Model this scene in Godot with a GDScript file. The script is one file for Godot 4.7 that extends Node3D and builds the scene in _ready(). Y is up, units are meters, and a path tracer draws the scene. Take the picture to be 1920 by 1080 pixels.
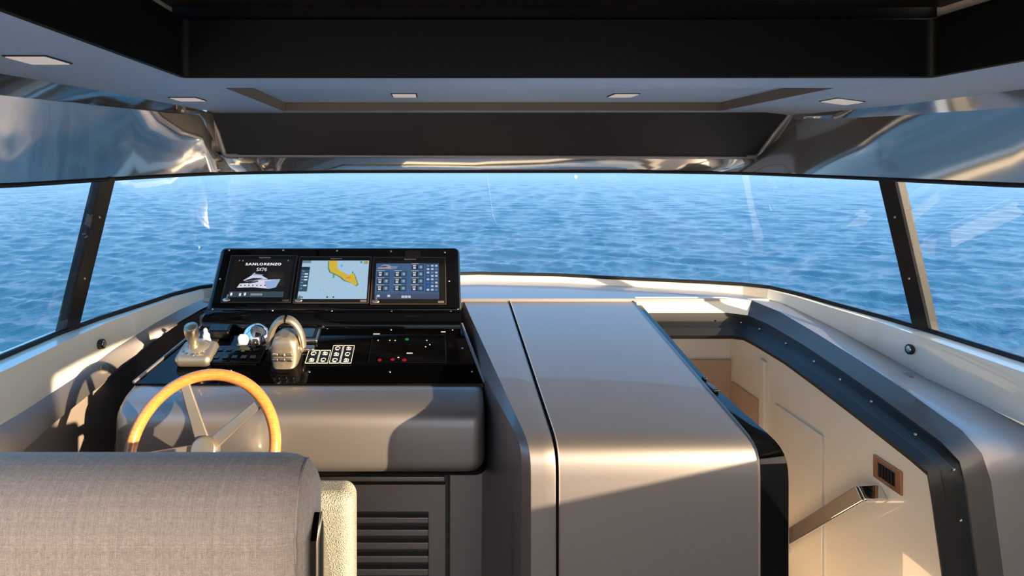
extends Node3D
# Flybridge helm of a motor yacht at low sun. x to starboard, y up, -z towards the bow; the eye stands at x 0, z 0.
# Positions are written as v(x, ahead, up): metres ahead of the eye and above the eye's height EYE.
const EYE := 1.75
const F := 1100.0
const CX := 810.0
const CY := 318.0
const MID := 0.24            # the boat's centreline lies a little to starboard of the eye
var M := {}
var taken := {}

# ---------------------------------------------------------------- geometry helpers
func v(x: float, d: float, r: float) -> Vector3:
	return Vector3(x, EYE + r, -d)

class MB:
	var P := PackedVector3Array()
	var N := PackedVector3Array()
	var U := PackedVector2Array()
	var I := PackedInt32Array()
	func tri(a: Vector3, b: Vector3, c: Vector3) -> void:
		var n := (c - a).cross(b - a)
		if n.length_squared() < 1e-16:
			return
		n = n.normalized()
		var k := P.size()
		P.append_array([a, b, c]); N.append_array([n, n, n]); U.append_array([Vector2.ZERO, Vector2.ZERO, Vector2.ZERO])
		I.append_array([k, k + 1, k + 2])
	func quad(a: Vector3, b: Vector3, c: Vector3, d: Vector3) -> void:
		tri(a, b, c); tri(a, c, d)
	# rows of points, shaded smooth
	func grid(g: Array, wrap_j := false, wrap_i := false) -> void:
		var n := g.size()
		var m: int = g[0].size()
		var k := P.size()
		for i in n:
			for j in m:
				var i0 := i - 1; var i1 := i + 1; var j0 := j - 1; var j1 := j + 1
				if wrap_i:
					i0 = (i0 + n) % n; i1 = i1 % n
				else:
					i0 = maxi(i0, 0); i1 = mini(i1, n - 1)
				if wrap_j:
					j0 = (j0 + m) % m; j1 = j1 % m
				else:
					j0 = maxi(j0, 0); j1 = mini(j1, m - 1)
				var di: Vector3 = g[i1][j] - g[i0][j]
				var dj: Vector3 = g[i][j1] - g[i][j0]
				var nn := dj.cross(di)
				if nn.length_squared() < 1e-18:      # a pole: take the neighbour ring
					var q := 1 if i == 0 else n - 2
					di = (g[q][j] - g[i][j]) * (1.0 if i == 0 else -1.0)
					dj = g[q][j1] - g[q][j0]
					nn = dj.cross(di)
				P.append(g[i][j]); N.append(nn.normalized() if nn.length_squared() > 0 else Vector3.UP); U.append(Vector2(float(j) / maxi(1, m - 1), float(i) / maxi(1, n - 1)))
		for i in (n if wrap_i else n - 1):
			for j in (m if wrap_j else m - 1):
				var a := k + i * m + j
				var b := k + i * m + (j + 1) % m
				var c := k + ((i + 1) % n) * m + (j + 1) % m
				var d := k + ((i + 1) % n) * m + j
				I.append_array([a, d, c, a, c, b])
	func box(lo: Vector3, hi: Vector3) -> void:
		var p := []
		for i in 8:
			p.append(Vector3(hi.x if i & 1 else lo.x, hi.y if i & 2 else lo.y, hi.z if i & 4 else lo.z))
		quad(p[0], p[1], p[3], p[2]); quad(p[5], p[4], p[6], p[7])
		quad(p[4], p[0], p[2], p[6]); quad(p[1], p[5], p[7], p[3])
		quad(p[2], p[3], p[7], p[6]); quad(p[4], p[5], p[1], p[0])
	# a grid with thickness
	func slab(g: Array, off: Vector3) -> void:
		grid(g)
		var n := g.size()
		var m: int = g[0].size()
		var b := []
		for i in n:
			var row := []
			for j in m:
				row.append(g[i][m - 1 - j] + off)
			b.append(row)
		grid(b)
		for j in m - 1:
			quad(g[0][j], g[0][j + 1], g[0][j + 1] + off, g[0][j] + off)
			quad(g[n - 1][j + 1], g[n - 1][j], g[n - 1][j] + off, g[n - 1][j + 1] + off)
		for i in n - 1:
			quad(g[i + 1][0], g[i][0], g[i][0] + off, g[i + 1][0] + off)
			quad(g[i][m - 1], g[i + 1][m - 1], g[i + 1][m - 1] + off, g[i][m - 1] + off)
	# a box with rounded edges round the origin
	func rbox(size: Vector3, r: float, at := Vector3.ZERO, seg := 3) -> void:
		var h := size / 2
		r = minf(r, minf(h.x, minf(h.y, h.z)) * 0.999)
		var cuts := func(half: float) -> Array:
			var c := []
			for i in seg + 1:
				c.append(-half + r - r * tan(PI / 4 * (1.0 - float(i) / seg)))
			for i in seg + 1:
				c.append(half - r + r * tan(PI / 4 * float(i) / seg))
			return c
		var cs := [cuts.call(h.x), cuts.call(h.y), cuts.call(h.z)]
		for ax in 3:
			for s: float in [-1.0, 1.0]:
				var a1 := (ax + 1) % 3
				var a2 := (ax + 2) % 3
				var k := P.size()
				var w: int = cs[a2].size()
				for p1 in cs[a1]:
					for p2 in cs[a2]:
						var p := Vector3.ZERO
						p[ax] = s * h[ax]; p[a1] = p1; p[a2] = p2
						var inner := p.clamp(-h + Vector3.ONE * r, h - Vector3.ONE * r)
						var n := (p - inner).normalized()
						P.append(at + inner + n * r); N.append(n); U.append(Vector2.ZERO)
				for i: int in cs[a1].size() - 1:
					for j: int in w - 1:
						var a: int = k + i * w + j
						if s > 0:
							I.append_array([a, a + w + 1, a + w, a, a + 1, a + w + 1])
						else:
							I.append_array([a, a + w, a + w + 1, a, a + w + 1, a + 1])
	func tube(path: Array, r: float, seg := 10, closed := false, flat := 1.0, up := Vector3.UP) -> void:
		var g := []
		var n := path.size()
		for i in n:
			var t: Vector3 = (path[(i + 1) % n if closed else mini(i + 1, n - 1)] - path[(i - 1 + n) % n if closed else maxi(i - 1, 0)]).normalized()
			var s := t.cross(up)
			s = s.normalized() if s.length() > 0.01 else t.cross(Vector3.RIGHT).normalized()
			var q := s.cross(t)
			var row := []
			for j in seg:
				var a := TAU * j / seg
				row.append(path[i] + (s * cos(a) + q * sin(a) * flat) * r)
			g.append(row)
		grid(g, true, closed)
		if not closed:
			fan(g[0], path[0], false); fan(g[n - 1], path[n - 1], true)
	func fan(ring: Array, c: Vector3, flip: bool) -> void:
		for j in ring.size():
			var b: Vector3 = ring[(j + 1) % ring.size()]
			if flip:
				tri(c, b, ring[j])
			else:
				tri(c, ring[j], b)
	func lathe(prof: Array, seg := 24, at := Vector3.ZERO, squash := 1.0) -> void:
		var g := []
		for p in prof:
			var row := []
			for j in seg:
				var a := -TAU * j / seg
				row.append(at + Vector3(cos(a) * p.x, p.y, sin(a) * p.x * squash))
			g.append(row)
		grid(g, true)
	# polygon in xz-like plane given as 3D points, pushed along off
	func prism(poly: Array, off: Vector3) -> void:
		var o: Vector3 = poly[0]
		var nn := Vector3.ZERO
		for i in poly.size():
			nn += (poly[i] - o).cross(poly[(i + 1) % poly.size()] - o)
		nn = nn.normalized()
		var e1: Vector3 = (poly[1] - o).normalized()
		var e2 := nn.cross(e1)
		var flat := PackedVector2Array()
		for p in poly:
			flat.append(Vector2((p - o).dot(e1), (p - o).dot(e2)))
		var t := Geometry2D.triangulate_polygon(flat)
		for i in range(0, t.size(), 3):
			var a: Vector3 = poly[t[i]]; var b: Vector3 = poly[t[i + 1]]; var c: Vector3 = poly[t[i + 2]]
			var f := (c - a).cross(b - a).dot(off) > 0
			if f:
				tri(a, c, b); tri(a + off, b + off, c + off)
			else:
				tri(a, b, c); tri(a + off, c + off, b + off)
		for i in poly.size():
			var a: Vector3 = poly[i]; var b: Vector3 = poly[(i + 1) % poly.size()]
			if nn.dot(off) > 0:
				quad(a, a + off, b + off, b)
			else:
				quad(a, b, b + off, a + off)
	func mesh() -> ArrayMesh:
		var a := []
		a.resize(Mesh.ARRAY_MAX)
		a[Mesh.ARRAY_VERTEX] = P; a[Mesh.ARRAY_NORMAL] = N; a[Mesh.ARRAY_TEX_UV] = U; a[Mesh.ARRAY_INDEX] = I
		var m := ArrayMesh.new()
		m.add_surface_from_arrays(Mesh.PRIMITIVE_TRIANGLES, a)
		return m

func numbered(called: String) -> String:
	taken[called] = taken.get(called, -1) + 1
	return called if taken[called] == 0 else "%s_%03d" % [called, taken[called]]

func put(called: String, b: MB, mat: Material, parent: Node = null) -> MeshInstance3D:
	var o := MeshInstance3D.new()
	o.mesh = b.mesh()
	o.material_override = null
	o.mesh.surface_set_material(0, mat)
	o.name = numbered(called) if parent == null else called
	(self if parent == null else parent).add_child(o, true)
	return o

func thing(called: String, label: String, category: String, at := Transform3D(), group := "") -> Node3D:
	var o := Node3D.new()
	o.name = numbered(called)
	add_child(o)
	o.transform = at
	return tag(o, label, category, group)

func tag(o: Node3D, label: String, category: String, group := "", kind := "") -> Node3D:
	o.set_meta("label", label); o.set_meta("category", category)
	if group != "":
		o.set_meta("group", group)
	if kind != "":
		o.set_meta("kind", kind)
	return o

func structure(o: Node3D, label: String, category: String) -> Node3D:
	return tag(o, label, category, "", "structure")

# a working plane: u to starboard, w down the slope, facing n
class Plane2:
	var o: Vector3
	var u: Vector3
	var w: Vector3
	var n: Vector3
	func _init(a: Vector3, b: Vector3, eye: Vector3) -> void:      # a top, b bottom, at x 0
		o = a; u = Vector3.RIGHT; w = (b - a).normalized(); n = w.cross(u)
		if n.dot(eye - a) < 0:
			n = -n
	func at(x: float, s: float, h := 0.0) -> Vector3:
		return o + u * x + w * s + n * h
	func frame(x: float, s: float, h := 0.0) -> Transform3D:       # local x right, y up the slope, z out of the face
		return Transform3D(Basis(u, -w, n), at(x, s, h))

func spot(p: Plane2, px: float, py: float) -> Vector2:           # where a sight line meets that plane
	var dir := Vector3((px - CX) / F, -(py - CY) / F, -1.0)
	var eye := Vector3(0, EYE, 0)
	var t := (p.o - eye).dot(p.n) / dir.dot(p.n)
	var q := eye + dir * t - p.o
	return Vector2(q.dot(p.u), q.dot(p.w))

# ---------------------------------------------------------------- materials
func mat(c: Color, rough := 0.5, metal := 0.0, coat := 0.0, spec := 0.5) -> StandardMaterial3D:
	var m := StandardMaterial3D.new()
	m.albedo_color = c; m.roughness = rough; m.metallic = metal; m.metallic_specular = spec
	if coat > 0:
		m.clearcoat_enabled = true; m.clearcoat = coat; m.clearcoat_roughness = 0.03
	return m

func noise_tex(size: int, freq: float, seed_: int, lo: Color, hi: Color, normal := 0.0, octaves := 4) -> NoiseTexture2D:
	var n := FastNoiseLite.new()
	n.noise_type = FastNoiseLite.TYPE_SIMPLEX_SMOOTH; n.seed = seed_; n.frequency = freq; n.fractal_octaves = octaves
	var t := NoiseTexture2D.new()
	t.width = size; t.height = size; t.seamless = true; t.noise = n
	if normal > 0:
		t.as_normal_map = true; t.bump_strength = normal
	else:
		var g := Gradient.new()
		g.set_color(0, lo); g.set_color(1, hi)
		t.color_ramp = g
	return t

func weave(size: int, base: Color, var_: float, seed_: int) -> Array:
	var rng := RandomNumberGenerator.new()
	rng.seed = seed_
	var im := Image.create(size, size, false, Image.FORMAT_RGB8)
	var hm := Image.create(size, size, false, Image.FORMAT_RGB8)
	var warp := []; var weft := []
	for i in size / 4:
		warp.append(rng.randfn(0, 1)); weft.append(rng.randfn(0, 1))
	var nz := FastNoiseLite.new()
	nz.seed = seed_; nz.frequency = 0.03; nz.fractal_octaves = 3
	for y in size:
		for x in size:
			var a := x / 4; var b := y / 4
			var over := (a + b) % 2 == 0
			var t: float = (warp[a] * 0.5 + 2.2 * nz.get_noise_2d(a * 37.0, y)) if over else (weft[b] * 0.5 + 2.2 * nz.get_noise_2d(x, 5000 + b * 37.0))
			var k := 1.0 + t * var_
			im.set_pixel(x, y, Color(base.r * k, base.g * k, base.b * k))
			var hgt := sin(PI * ((x % 4) + 0.5) / 4) if over else sin(PI * ((y % 4) + 0.5) / 4)
			hm.set_pixel(x, y, Color.WHITE * (0.3 + 0.5 * hgt + 0.06 * t))
	return [ImageTexture.create_from_image(im), ImageTexture.create_from_image(hm)]

func triplanar(m: StandardMaterial3D, scale: float, world := true) -> StandardMaterial3D:
	m.uv1_triplanar = true; m.uv1_world_triplanar = world; m.uv1_scale = Vector3.ONE * scale
	return m

func make_materials() -> void:
	M.paint = triplanar(mat(Color.WHITE, 0.50, 0.96, 0.4), 4.0)
	M.paint.albedo_texture = noise_tex(512, 0.25, 3, Color(0.60, 0.57, 0.56), Color(0.69, 0.66, 0.65), 0.0, 2)
	M.paint_dark = mat(Color(0.36, 0.34, 0.33), 0.42, 0.5, 0.2)
	M.cream = mat(Color(0.93, 0.91, 0.86), 0.3, 0.0, 0.7)
	M.ceiling = mat(Color(0.80, 0.88, 0.97), 0.55, 0.85, 0.0)  # blue of the reflected sea is mixed into this base colour
	M.panel = mat(Color(0.56, 0.51, 0.47), 0.45, 0.15, 0.3)
	M.dash = mat(Color(0.012, 0.012, 0.014), 0.05, 0.0, 0.0, 0.36)
	M.frame = mat(Color(0.44, 0.41, 0.38), 0.6)
	M.well = mat(Color(0.10, 0.10, 0.105), 0.4, 0.3, 0.0)
	M.band = mat(Color(0.17, 0.165, 0.16), 0.4, 0.4, 0.0)
	M.lining = mat(Color(0.70, 0.68, 0.66), 0.08, 0.8, 1.0)
	M.black_gloss = mat(Color(0.012, 0.012, 0.014), 0.05, 0.0, 0.0, 0.42)
	M.anthracite = mat(Color(0.09, 0.09, 0.095), 0.4, 0.2)
	M.black = mat(Color(0.025, 0.025, 0.027), 0.35)
	M.rubber = mat(Color(0.02, 0.02, 0.02), 0.55)
	M.steel = mat(Color(0.78, 0.76, 0.72), 0.28, 1.0)
	M.satin = mat(Color(0.64, 0.60, 0.54), 0.36, 0.8)
	M.chrome = mat(Color(0.9, 0.9, 0.9), 0.04, 1.0)
	M.white = mat(Color(0.88, 0.86, 0.82), 0.4)
	M.lens = mat(Color(0.85, 0.83, 0.82), 0.3)
	M.lens.emission_enabled = true; M.lens.emission = Color(1.0, .93, .90); M.lens.emission_energy_multiplier = 0.085
	M.copper = mat(Color(0.72, 0.55, 0.45), 0.3, 0.8)
	M.wood = triplanar(mat(Color.WHITE, 0.28, 0.0, 0.8), 1.0, false)
	M.wood.albedo_texture = noise_tex(512, 0.02, 11, Color(0.76, 0.44, 0.19), Color(0.90, 0.60, 0.31))
	M.wood.uv1_scale = Vector3(3, 14, 3)
	M.teak = triplanar(mat(Color.WHITE, 0.6), 1.0)
	M.teak.albedo_texture = noise_tex(512, 0.03, 17, Color(0.60, 0.54, 0.46), Color(0.70, 0.63, 0.55))
	M.teak.uv1_scale = Vector3(6, 1, 1)
	var w := weave(512, Color(0.76, 0.71, 0.68), 0.085, 5)
	M.linen = triplanar(mat(Color.WHITE, 0.9), 4.5)
	M.linen.albedo_texture = w[0]
	M.linen.heightmap_enabled = true; M.linen.heightmap_texture = w[1]; M.linen.heightmap_scale = 0.05
	M.linen.rim_enabled = true; M.linen.rim = 0.6; M.linen.rim_tint = 0.3
	M.terry = triplanar(mat(Color(0.68, 0.66, 0.61), 1.0), 6.0)
	M.terry.heightmap_enabled = true; M.terry.heightmap_texture = noise_tex(512, 0.12, 23, Color.BLACK, Color.WHITE); M.terry.heightmap_scale = 0.8
	M.glass = mat(Color(0.75, 0.85, 0.9, 0.02), 0.0)
	M.glass.transparency = BaseMaterial3D.TRANSPARENCY_ALPHA
	M.clear = mat(Color(0.9, 0.95, 1.0, 0.08), 0.0)
	M.clear.transparency = BaseMaterial3D.TRANSPARENCY_ALPHA
	M.sea = triplanar(mat(Color(0.06, 0.25, 0.35), 0.10, 0.0, 0.0, 0.5), 0.35)
	M.sea.normal_enabled = true
	M.sea.normal_texture = noise_tex(1024, 0.012, 31, Color.BLACK, Color.WHITE, 9.0, 5)
	M.sea.normal_scale = 0.8
	M.bulkhead = triplanar(mat(Color.WHITE, 0.3, 0.0, 0.4), 1.0)
	M.bulkhead.albedo_texture = noise_tex(512, 0.02, 41, Color(0.74, 0.62, 0.53), Color(0.80, 0.69, 0.60))
	M.bulkhead.uv1_scale = Vector3(30, 1, 30)
	M.print = mat(Color(0.82, 0.82, 0.80), 0.5)

func glow(c: Color, e: float) -> StandardMaterial3D:
	var m := mat(Color(0.02, 0.02, 0.02), 0.2)
	m.emission_enabled = true; m.emission = c; m.emission_energy_multiplier = e * 0.40
	return m

# ---------------------------------------------------------------- the boat's lines
# inner window line: [from centreline, ahead, up] base B, ledge edge L, crease C
const BASE := [[0, 3.0, -.535], [.4, 2.95, -.535], [.75, 2.84, -.535], [1.05, 2.76, -.535], [1.2, 2.705, -.535], [1.29, 2.655, -.538], [1.38, 2.57, -.553], [1.45, 2.47, -.57], [1.55, 2.3, -.59], [1.60, 2.12, -.60], [1.61, 1.82, -.60], [1.61, 1.0, -.60], [1.61, -1.7, -.60]]
const LEDGE := [[0, 2.985, -.537], [.4, 2.935, -.537], [.745, 2.825, -.537], [1.04, 2.743, -.537], [1.185, 2.687, -.537], [1.27, 2.637, -.54], [1.35, 2.555, -.555], [1.413, 2.457, -.572], [1.50, 2.29, -.593], [1.53, 2.12, -.604], [1.53, 1.82, -.606], [1.53, 1.0, -.606], [1.53, -1.7, -.606]]
const CREASE := [[0, 2.97, -.562], [.4, 2.92, -.562], [.74, 2.81, -.562], [1.035, 2.728, -.565], [1.175, 2.672, -.569], [1.255, 2.62, -.575], [1.33, 2.54, -.605], [1.395, 2.44, -.64], [1.48, 2.28, -.70], [1.505, 2.11, -.735], [1.50, 1.82, -.745], [1.49, 1.0, -.75], [1.49, -1.7, -.75]]
const TOP := [[0, 2.79, -.008], [.36, 2.785, -.008], [.65, 2.77, -.008], [.85, 2.75, -.010], [1.0, 2.725, -.012], [1.15, 2.685, -.015], [1.24, 2.62, -.018], [1.33, 2.46, -.024], [1.395, 2.28, -.030], [1.445, 2.10, -.036], [1.47, 1.75, -.044], [1.48, 1.0, -.045], [1.48, -1.7, -.05]]

func side(row: Array, s: float, du := 0.0, dr := 0.0) -> Vector3:
	return v(MID + s * (row[0] + du), row[1], row[2] + dr)

# where a profile [ahead, up] is drawn out from x0 to x1 with small bevels
func drawn_out(b: MB, prof: Array, x0: float, x1: float, bev: float) -> void:
	var ins := []
	var n := prof.size()
	for i in n:
		var t: Vector2 = (prof[mini(i + 1, n - 1)] - prof[maxi(i - 1, 0)]).normalized()
		ins.append(prof[i] + Vector2(-t.y, t.x) * bev)
	var g := []
	for i in n:
		g.append([v(x0, ins[i].x, ins[i].y), v(x0 + bev, prof[i].x, prof[i].y)])
	b.grid(g)
	g = []
	for i in n:
		g.append([v(x0 + bev, prof[i].x, prof[i].y), v(x1 - bev, prof[i].x, prof[i].y)])
	b.grid(g)
	g = []
	for i in n:
		g.append([v(x1 - bev, prof[i].x, prof[i].y), v(x1, ins[i].x, ins[i].y)])
	b.grid(g)
	for e in [x0, x1]:
		var poly := []
		for p in ins:
			poly.append(v(e, p.x, p.y))
		b.prism(poly, Vector3(1e-4 if e == x0 else -1e-4, 0, 0))

func _ready() -> void:
	camera_and_light()
	make_materials()
	sea()
	shell()
	roof()
	windows()
	console()
	companionway()
	hatch()
	instruments()
	wheel()
	seat()
	small_things()

func camera_and_light() -> void:
	var cam := Camera3D.new()
	cam.name = "camera"
	cam.projection = Camera3D.PROJECTION_FRUSTUM
	cam.near = 0.05; cam.far = 20000.0
	cam.size = 1080.0 / F * cam.near
	cam.frustum_offset = Vector2((960.0 - CX) / F, -(540.0 - CY) / F) * cam.near
	cam.position = Vector3(0, EYE, 0)
	add_child(cam)
	cam.current = true
	var env := Environment.new()
	env.tonemap_mode = Environment.TONE_MAPPER_LINEAR
	env.tonemap_exposure = 3.9
	env.background_mode = Environment.BG_SKY
	var sm := ProceduralSkyMaterial.new()
	sm.sky_top_color = Color(0.29, 0.51, 0.70); sm.sky_horizon_color = Color(0.48, 0.60, 0.69); sm.sky_curve = 0.12
	sm.ground_bottom_color = Color(0.10, 0.22, 0.36); sm.ground_horizon_color = Color(0.45, 0.6, 0.75)
	sm.sky_energy_multiplier = 1.0; sm.sun_angle_max = 90.0; sm.sun_curve = 0.5
	env.sky = Sky.new()
	env.sky.sky_material = sm
	env.sdfgi_enabled = true; env.ssao_enabled = true; env.ssil_enabled = true
	var we := WorldEnvironment.new()
	we.name = "world"; we.environment = env
	add_child(we)
	var sun := DirectionalLight3D.new()
	sun.name = "sun"
	sun.light_color = Color(1.0, 0.90, 0.75); sun.light_energy = 1.42; sun.light_angular_distance = 0.6
	sun.shadow_enabled = true
	sun.look_at_from_position(Vector3(1.30, 0.28, 1.0), Vector3.ZERO)
	add_child(sun)

# ---------------------------------------------------------------- sea
func sea() -> void:
	var nz := FastNoiseLite.new()
	nz.seed = 7; nz.noise_type = FastNoiseLite.TYPE_SIMPLEX_SMOOTH; nz.fractal_octaves = 2; nz.frequency = 1.0
	var rng := RandomNumberGenerator.new()
	rng.seed = 12
	var waves := []
	for i in 30:
		var l := 0.38 * pow(1.105, i)                    # wave length
		var a := deg_to_rad(rng.randf_range(-58, 58) + 80)
		waves.append([cos(a) * TAU / l, sin(a) * TAU / l, rng.randf() * TAU, 0.0110 * pow(l, 0.85) * (1.0 if l < 3 else 0.55), l])
	var nr := 860; var na := 560
	var g := []
	var b := MB.new()
	var amin := deg_to_rad(-52); var amax := deg_to_rad(56)
	for i in nr:
		var r := 7.0 * pow(9000.0 / 7.0, pow(float(i) / (nr - 1), 1.25))
		var step := r * 0.008
		var row := []
		for j in na:
			var a := amin + (amax - amin) * j / (na - 1)
			var x := r * sin(a); var z := -r * cos(a)
			var h := 0.0
			if r < 900:
				for w in waves:
					if w[4] > step * 2.2:
						h += w[3] * sin(w[0] * x + w[1] * z + w[2])
				h += 0.035 * nz.get_noise_2d(x * 0.8, z * 1.3) * clampf(80.0 / r, 0, 1)
				h += 0.018 * nz.get_noise_2d(x * 2.4 + 40, z * 3.4) * clampf(30.0 / r, 0, 1)
			row.append(Vector3(x, -4.3 + h, z))
		g.append(row)
	b.grid(g)
	# the same sea, plainer, behind and abeam
	var g2 := []
	for i in 60:
		var r := 7.0 * pow(9000.0 / 7.0, float(i) / 59)
		var row := []
		for j in 60:
			var a := amax + (TAU - amax + amin) * j / 59
			row.append(Vector3(r * sin(a), -4.3, -r * cos(a)))
		g2.append(row)
	b.grid(g2)
	structure(put("sea", b, M.sea), "open blue sea with small wind ripples beyond the windows", "sea")

# ---------------------------------------------------------------- hull shell inside
func shell() -> void:
	# floor, with a hole for the stair
	var b := MB.new()
	b.box(v(-1.4, 3.2, -1.80) * Vector3(1, 1, 1), v(0.93, -2.5, -1.75))
	b.box(v(0.93, 1.47, -1.80), v(1.95, -2.5, -1.75))
	structure(put("floor", b, M.teak), "teak flybridge deck underfoot", "floor")
	for s: float in [-1.0, 1.0]:
		# cream inner face under the windows
		b = MB.new()
		var g := []; var g2 := []
		for i in range(4, BASE.size()):
			g.append([side(BASE[i], s, 0.06, -.004), side(BASE[i], s), side(LEDGE[i], s)])
			g2.append([side(LEDGE[i], s), side(CREASE[i], s)])
		if s > 0:
			g.reverse(); g2.reverse()
		b.slab(g, Vector3(0, -.05, 0)); b.slab(g2, Vector3(s * .05, -.03, 0))
		# outer hull side behind it
		b.box(v(MID + s * 1.68 - .03, -1.7, -2.4), v(MID + s * 1.68 + .03, 2.0, -.62))
		var wall := put("wall_left" if s < 0 else "wall_right", b, M.cream)
		structure(wall, "cream gelcoat coaming under the %s side window" % ("port" if s < 0 else "starboard"), "wall")
		# snap caps
		for q in ([[192, 645], [195, 692]] if s < 0 else [[1706, 655], [1700, 705]]):
			var row := 0.0 if q[1] < 670 else 1.0
			var x := MID + s * (1.512 if row == 0 else 1.44)
			var d := absf(x) * F / absf(q[0] - CX)
			if s < 0:
				x = -1.25 if row == 0 else -1.229
				d = absf(x) * F / absf(q[0] - CX)
			elif row == 1:
				d = 2.03; x = (q[0] - CX) / F * d
			var cap := thing("round_cap", ["grey round cap on the cream face under the port window", "small grey cap below the crease under the port window", "grey ringed cap on the cream face under the starboard window", "small grey cap below the crease under the starboard window"][int(row) + (2 if s > 0 else 0)], "cap", Transform3D(Basis(Vector3.FORWARD, -s * PI / 2 * (0.9 if row == 0 else 0.6 if s < 0 else 0.17)), v(x, d, -(q[1] - CY) / F * d)), "caps along the coamings")
			var c := MB.new()
			c.lathe([Vector2(0.0, .006), Vector2(.016, .006), Vector2(.0185, .004), Vector2(.019, -.01)], 20)
			put("rim", c, M.anthracite if row == 0 else M.frame, cap)
			if row == 0:
				c = MB.new()
				c.lathe([Vector2(0.0, .008), Vector2(.008, .008), Vector2(.012, .0065), Vector2(.012, .003)], 16)
				put("button", c, M.steel, cap)
	# front: thin cream face, painted shelf
	b = MB.new()
	var a := []
	for i in range(5, 0, -1):
		a.append([BASE[i], LEDGE[i], CREASE[i], -1.0])
	for i in 6:
		a.append([BASE[i], LEDGE[i], CREASE[i], 1.0])
	var g := []; var g2 := []; var g3 := []
	for p in a:
		g.append([side(p[0], p[3], 0, -.002) + Vector3(0, 0, -.08), side(p[0], p[3]), side(p[1], p[3])])
		g2.append([side(p[1], p[3]), side(p[2], p[3])])
		var c := side(p[2], p[3])
		var e := v(c.x, minf(2.6, -c.z - .002), -.572)
		g3.append([c, c.lerp(e, .3) + Vector3(0, .002, 0), c.lerp(e, .7) + Vector3(0, .002, 0), e])
	g.reverse(); g2.reverse(); g3.reverse()
	b.slab(g, Vector3(0, -.05, 0)); b.slab(g2, Vector3(0, -.03, -.05))
	structure(put("wall_front", b, M.cream), "narrow cream upstand along the foot of the windscreen", "wall")
	b = MB.new()
	b.slab(g3, Vector3(0, -.04, 0))
	structure(put("trim", b, M.paint), "taupe painted shelf between windscreen foot and hatch", "shelf")
	# port: painted band under the crease, then the recessed side panel
	b = MB.new()
	var K := [[1.19, 2.60, -.585], [1.24, 2.55, -.605], [1.31, 2.48, -.645], [1.37, 2.41, -.69], [1.44, 2.27, -.765], [1.46, 2.1, -.80], [1.457, 1.9, -.815], [1.45, 1.74, -.83]]
	var cr := []
	for i in range(4, 11):
		cr.append(side(CREASE[i], -1.0))
	cr.append(v(MID - 1.497, 1.70, -.747))
	g = []
	for i in K.size():
		var k := side(K[i], -1.0)
		g.append([cr[i], k, k + Vector3(-.028, -.012, 0)])
	b.slab(g, Vector3(-.02, -.02, 0))
	b.grid([[cr[7], v(MID - 1.49, 1.0, -.75), v(MID - 1.49, -1.7, -.75)], [v(MID - 1.45, 1.74, -.83), v(MID - 1.45, 1.0, -.83), v(MID - 1.45, -1.7, -.83)], [v(MID - 1.44, 1.74, -1.75), v(MID - 1.44, 1.0, -1.75), v(MID - 1.44, -1.7, -1.75)]])
	b.quad(v(MID - 1.45, 1.74, -.83), v(MID - 1.44, 1.74, -1.75), v(MID - 1.50, 1.78, -1.75), v(MID - 1.50, 1.78, -.83))
	structure(put("trim", b, M.paint), "taupe painted band below the port cream coaming", "trim")
	b = MB.new()
	b.prism([v(MID - 1.475, 1.76, -1.75), v(MID - 1.475, 1.76, -.84), v(MID - 1.475, 1.9, -.825), v(MID - 1.475, 2.1, -.81), v(MID - 1.475, 2.27, -.778), v(MID - 1.475, 2.41, -.71), v(MID - 1.475, 2.45, -.70), v(MID - 1.475, 2.45, -1.75)], Vector3(-.03, 0, 0))
	b.prism([v(MID - 1.475, 2.45, -1.75), v(MID - 1.475, 2.45, -.70), v(MID - 1.30, 2.72, -.62), v(MID - 1.30, 2.72, -1.75)], Vector3(-.03, 0, -.03))
	structure(put("wall_port", b, M.panel), "recessed taupe side panel beside the helm", "wall")
	# forward bulkhead under the shelf
	b = MB.new()
	b.box(v(-1.20, 2.85, -1.75), v(.30, 2.80, -.61))
	structure(put("wall_bow", b, M.paint_dark), "dark bulkhead behind the console", "wall")

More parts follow.
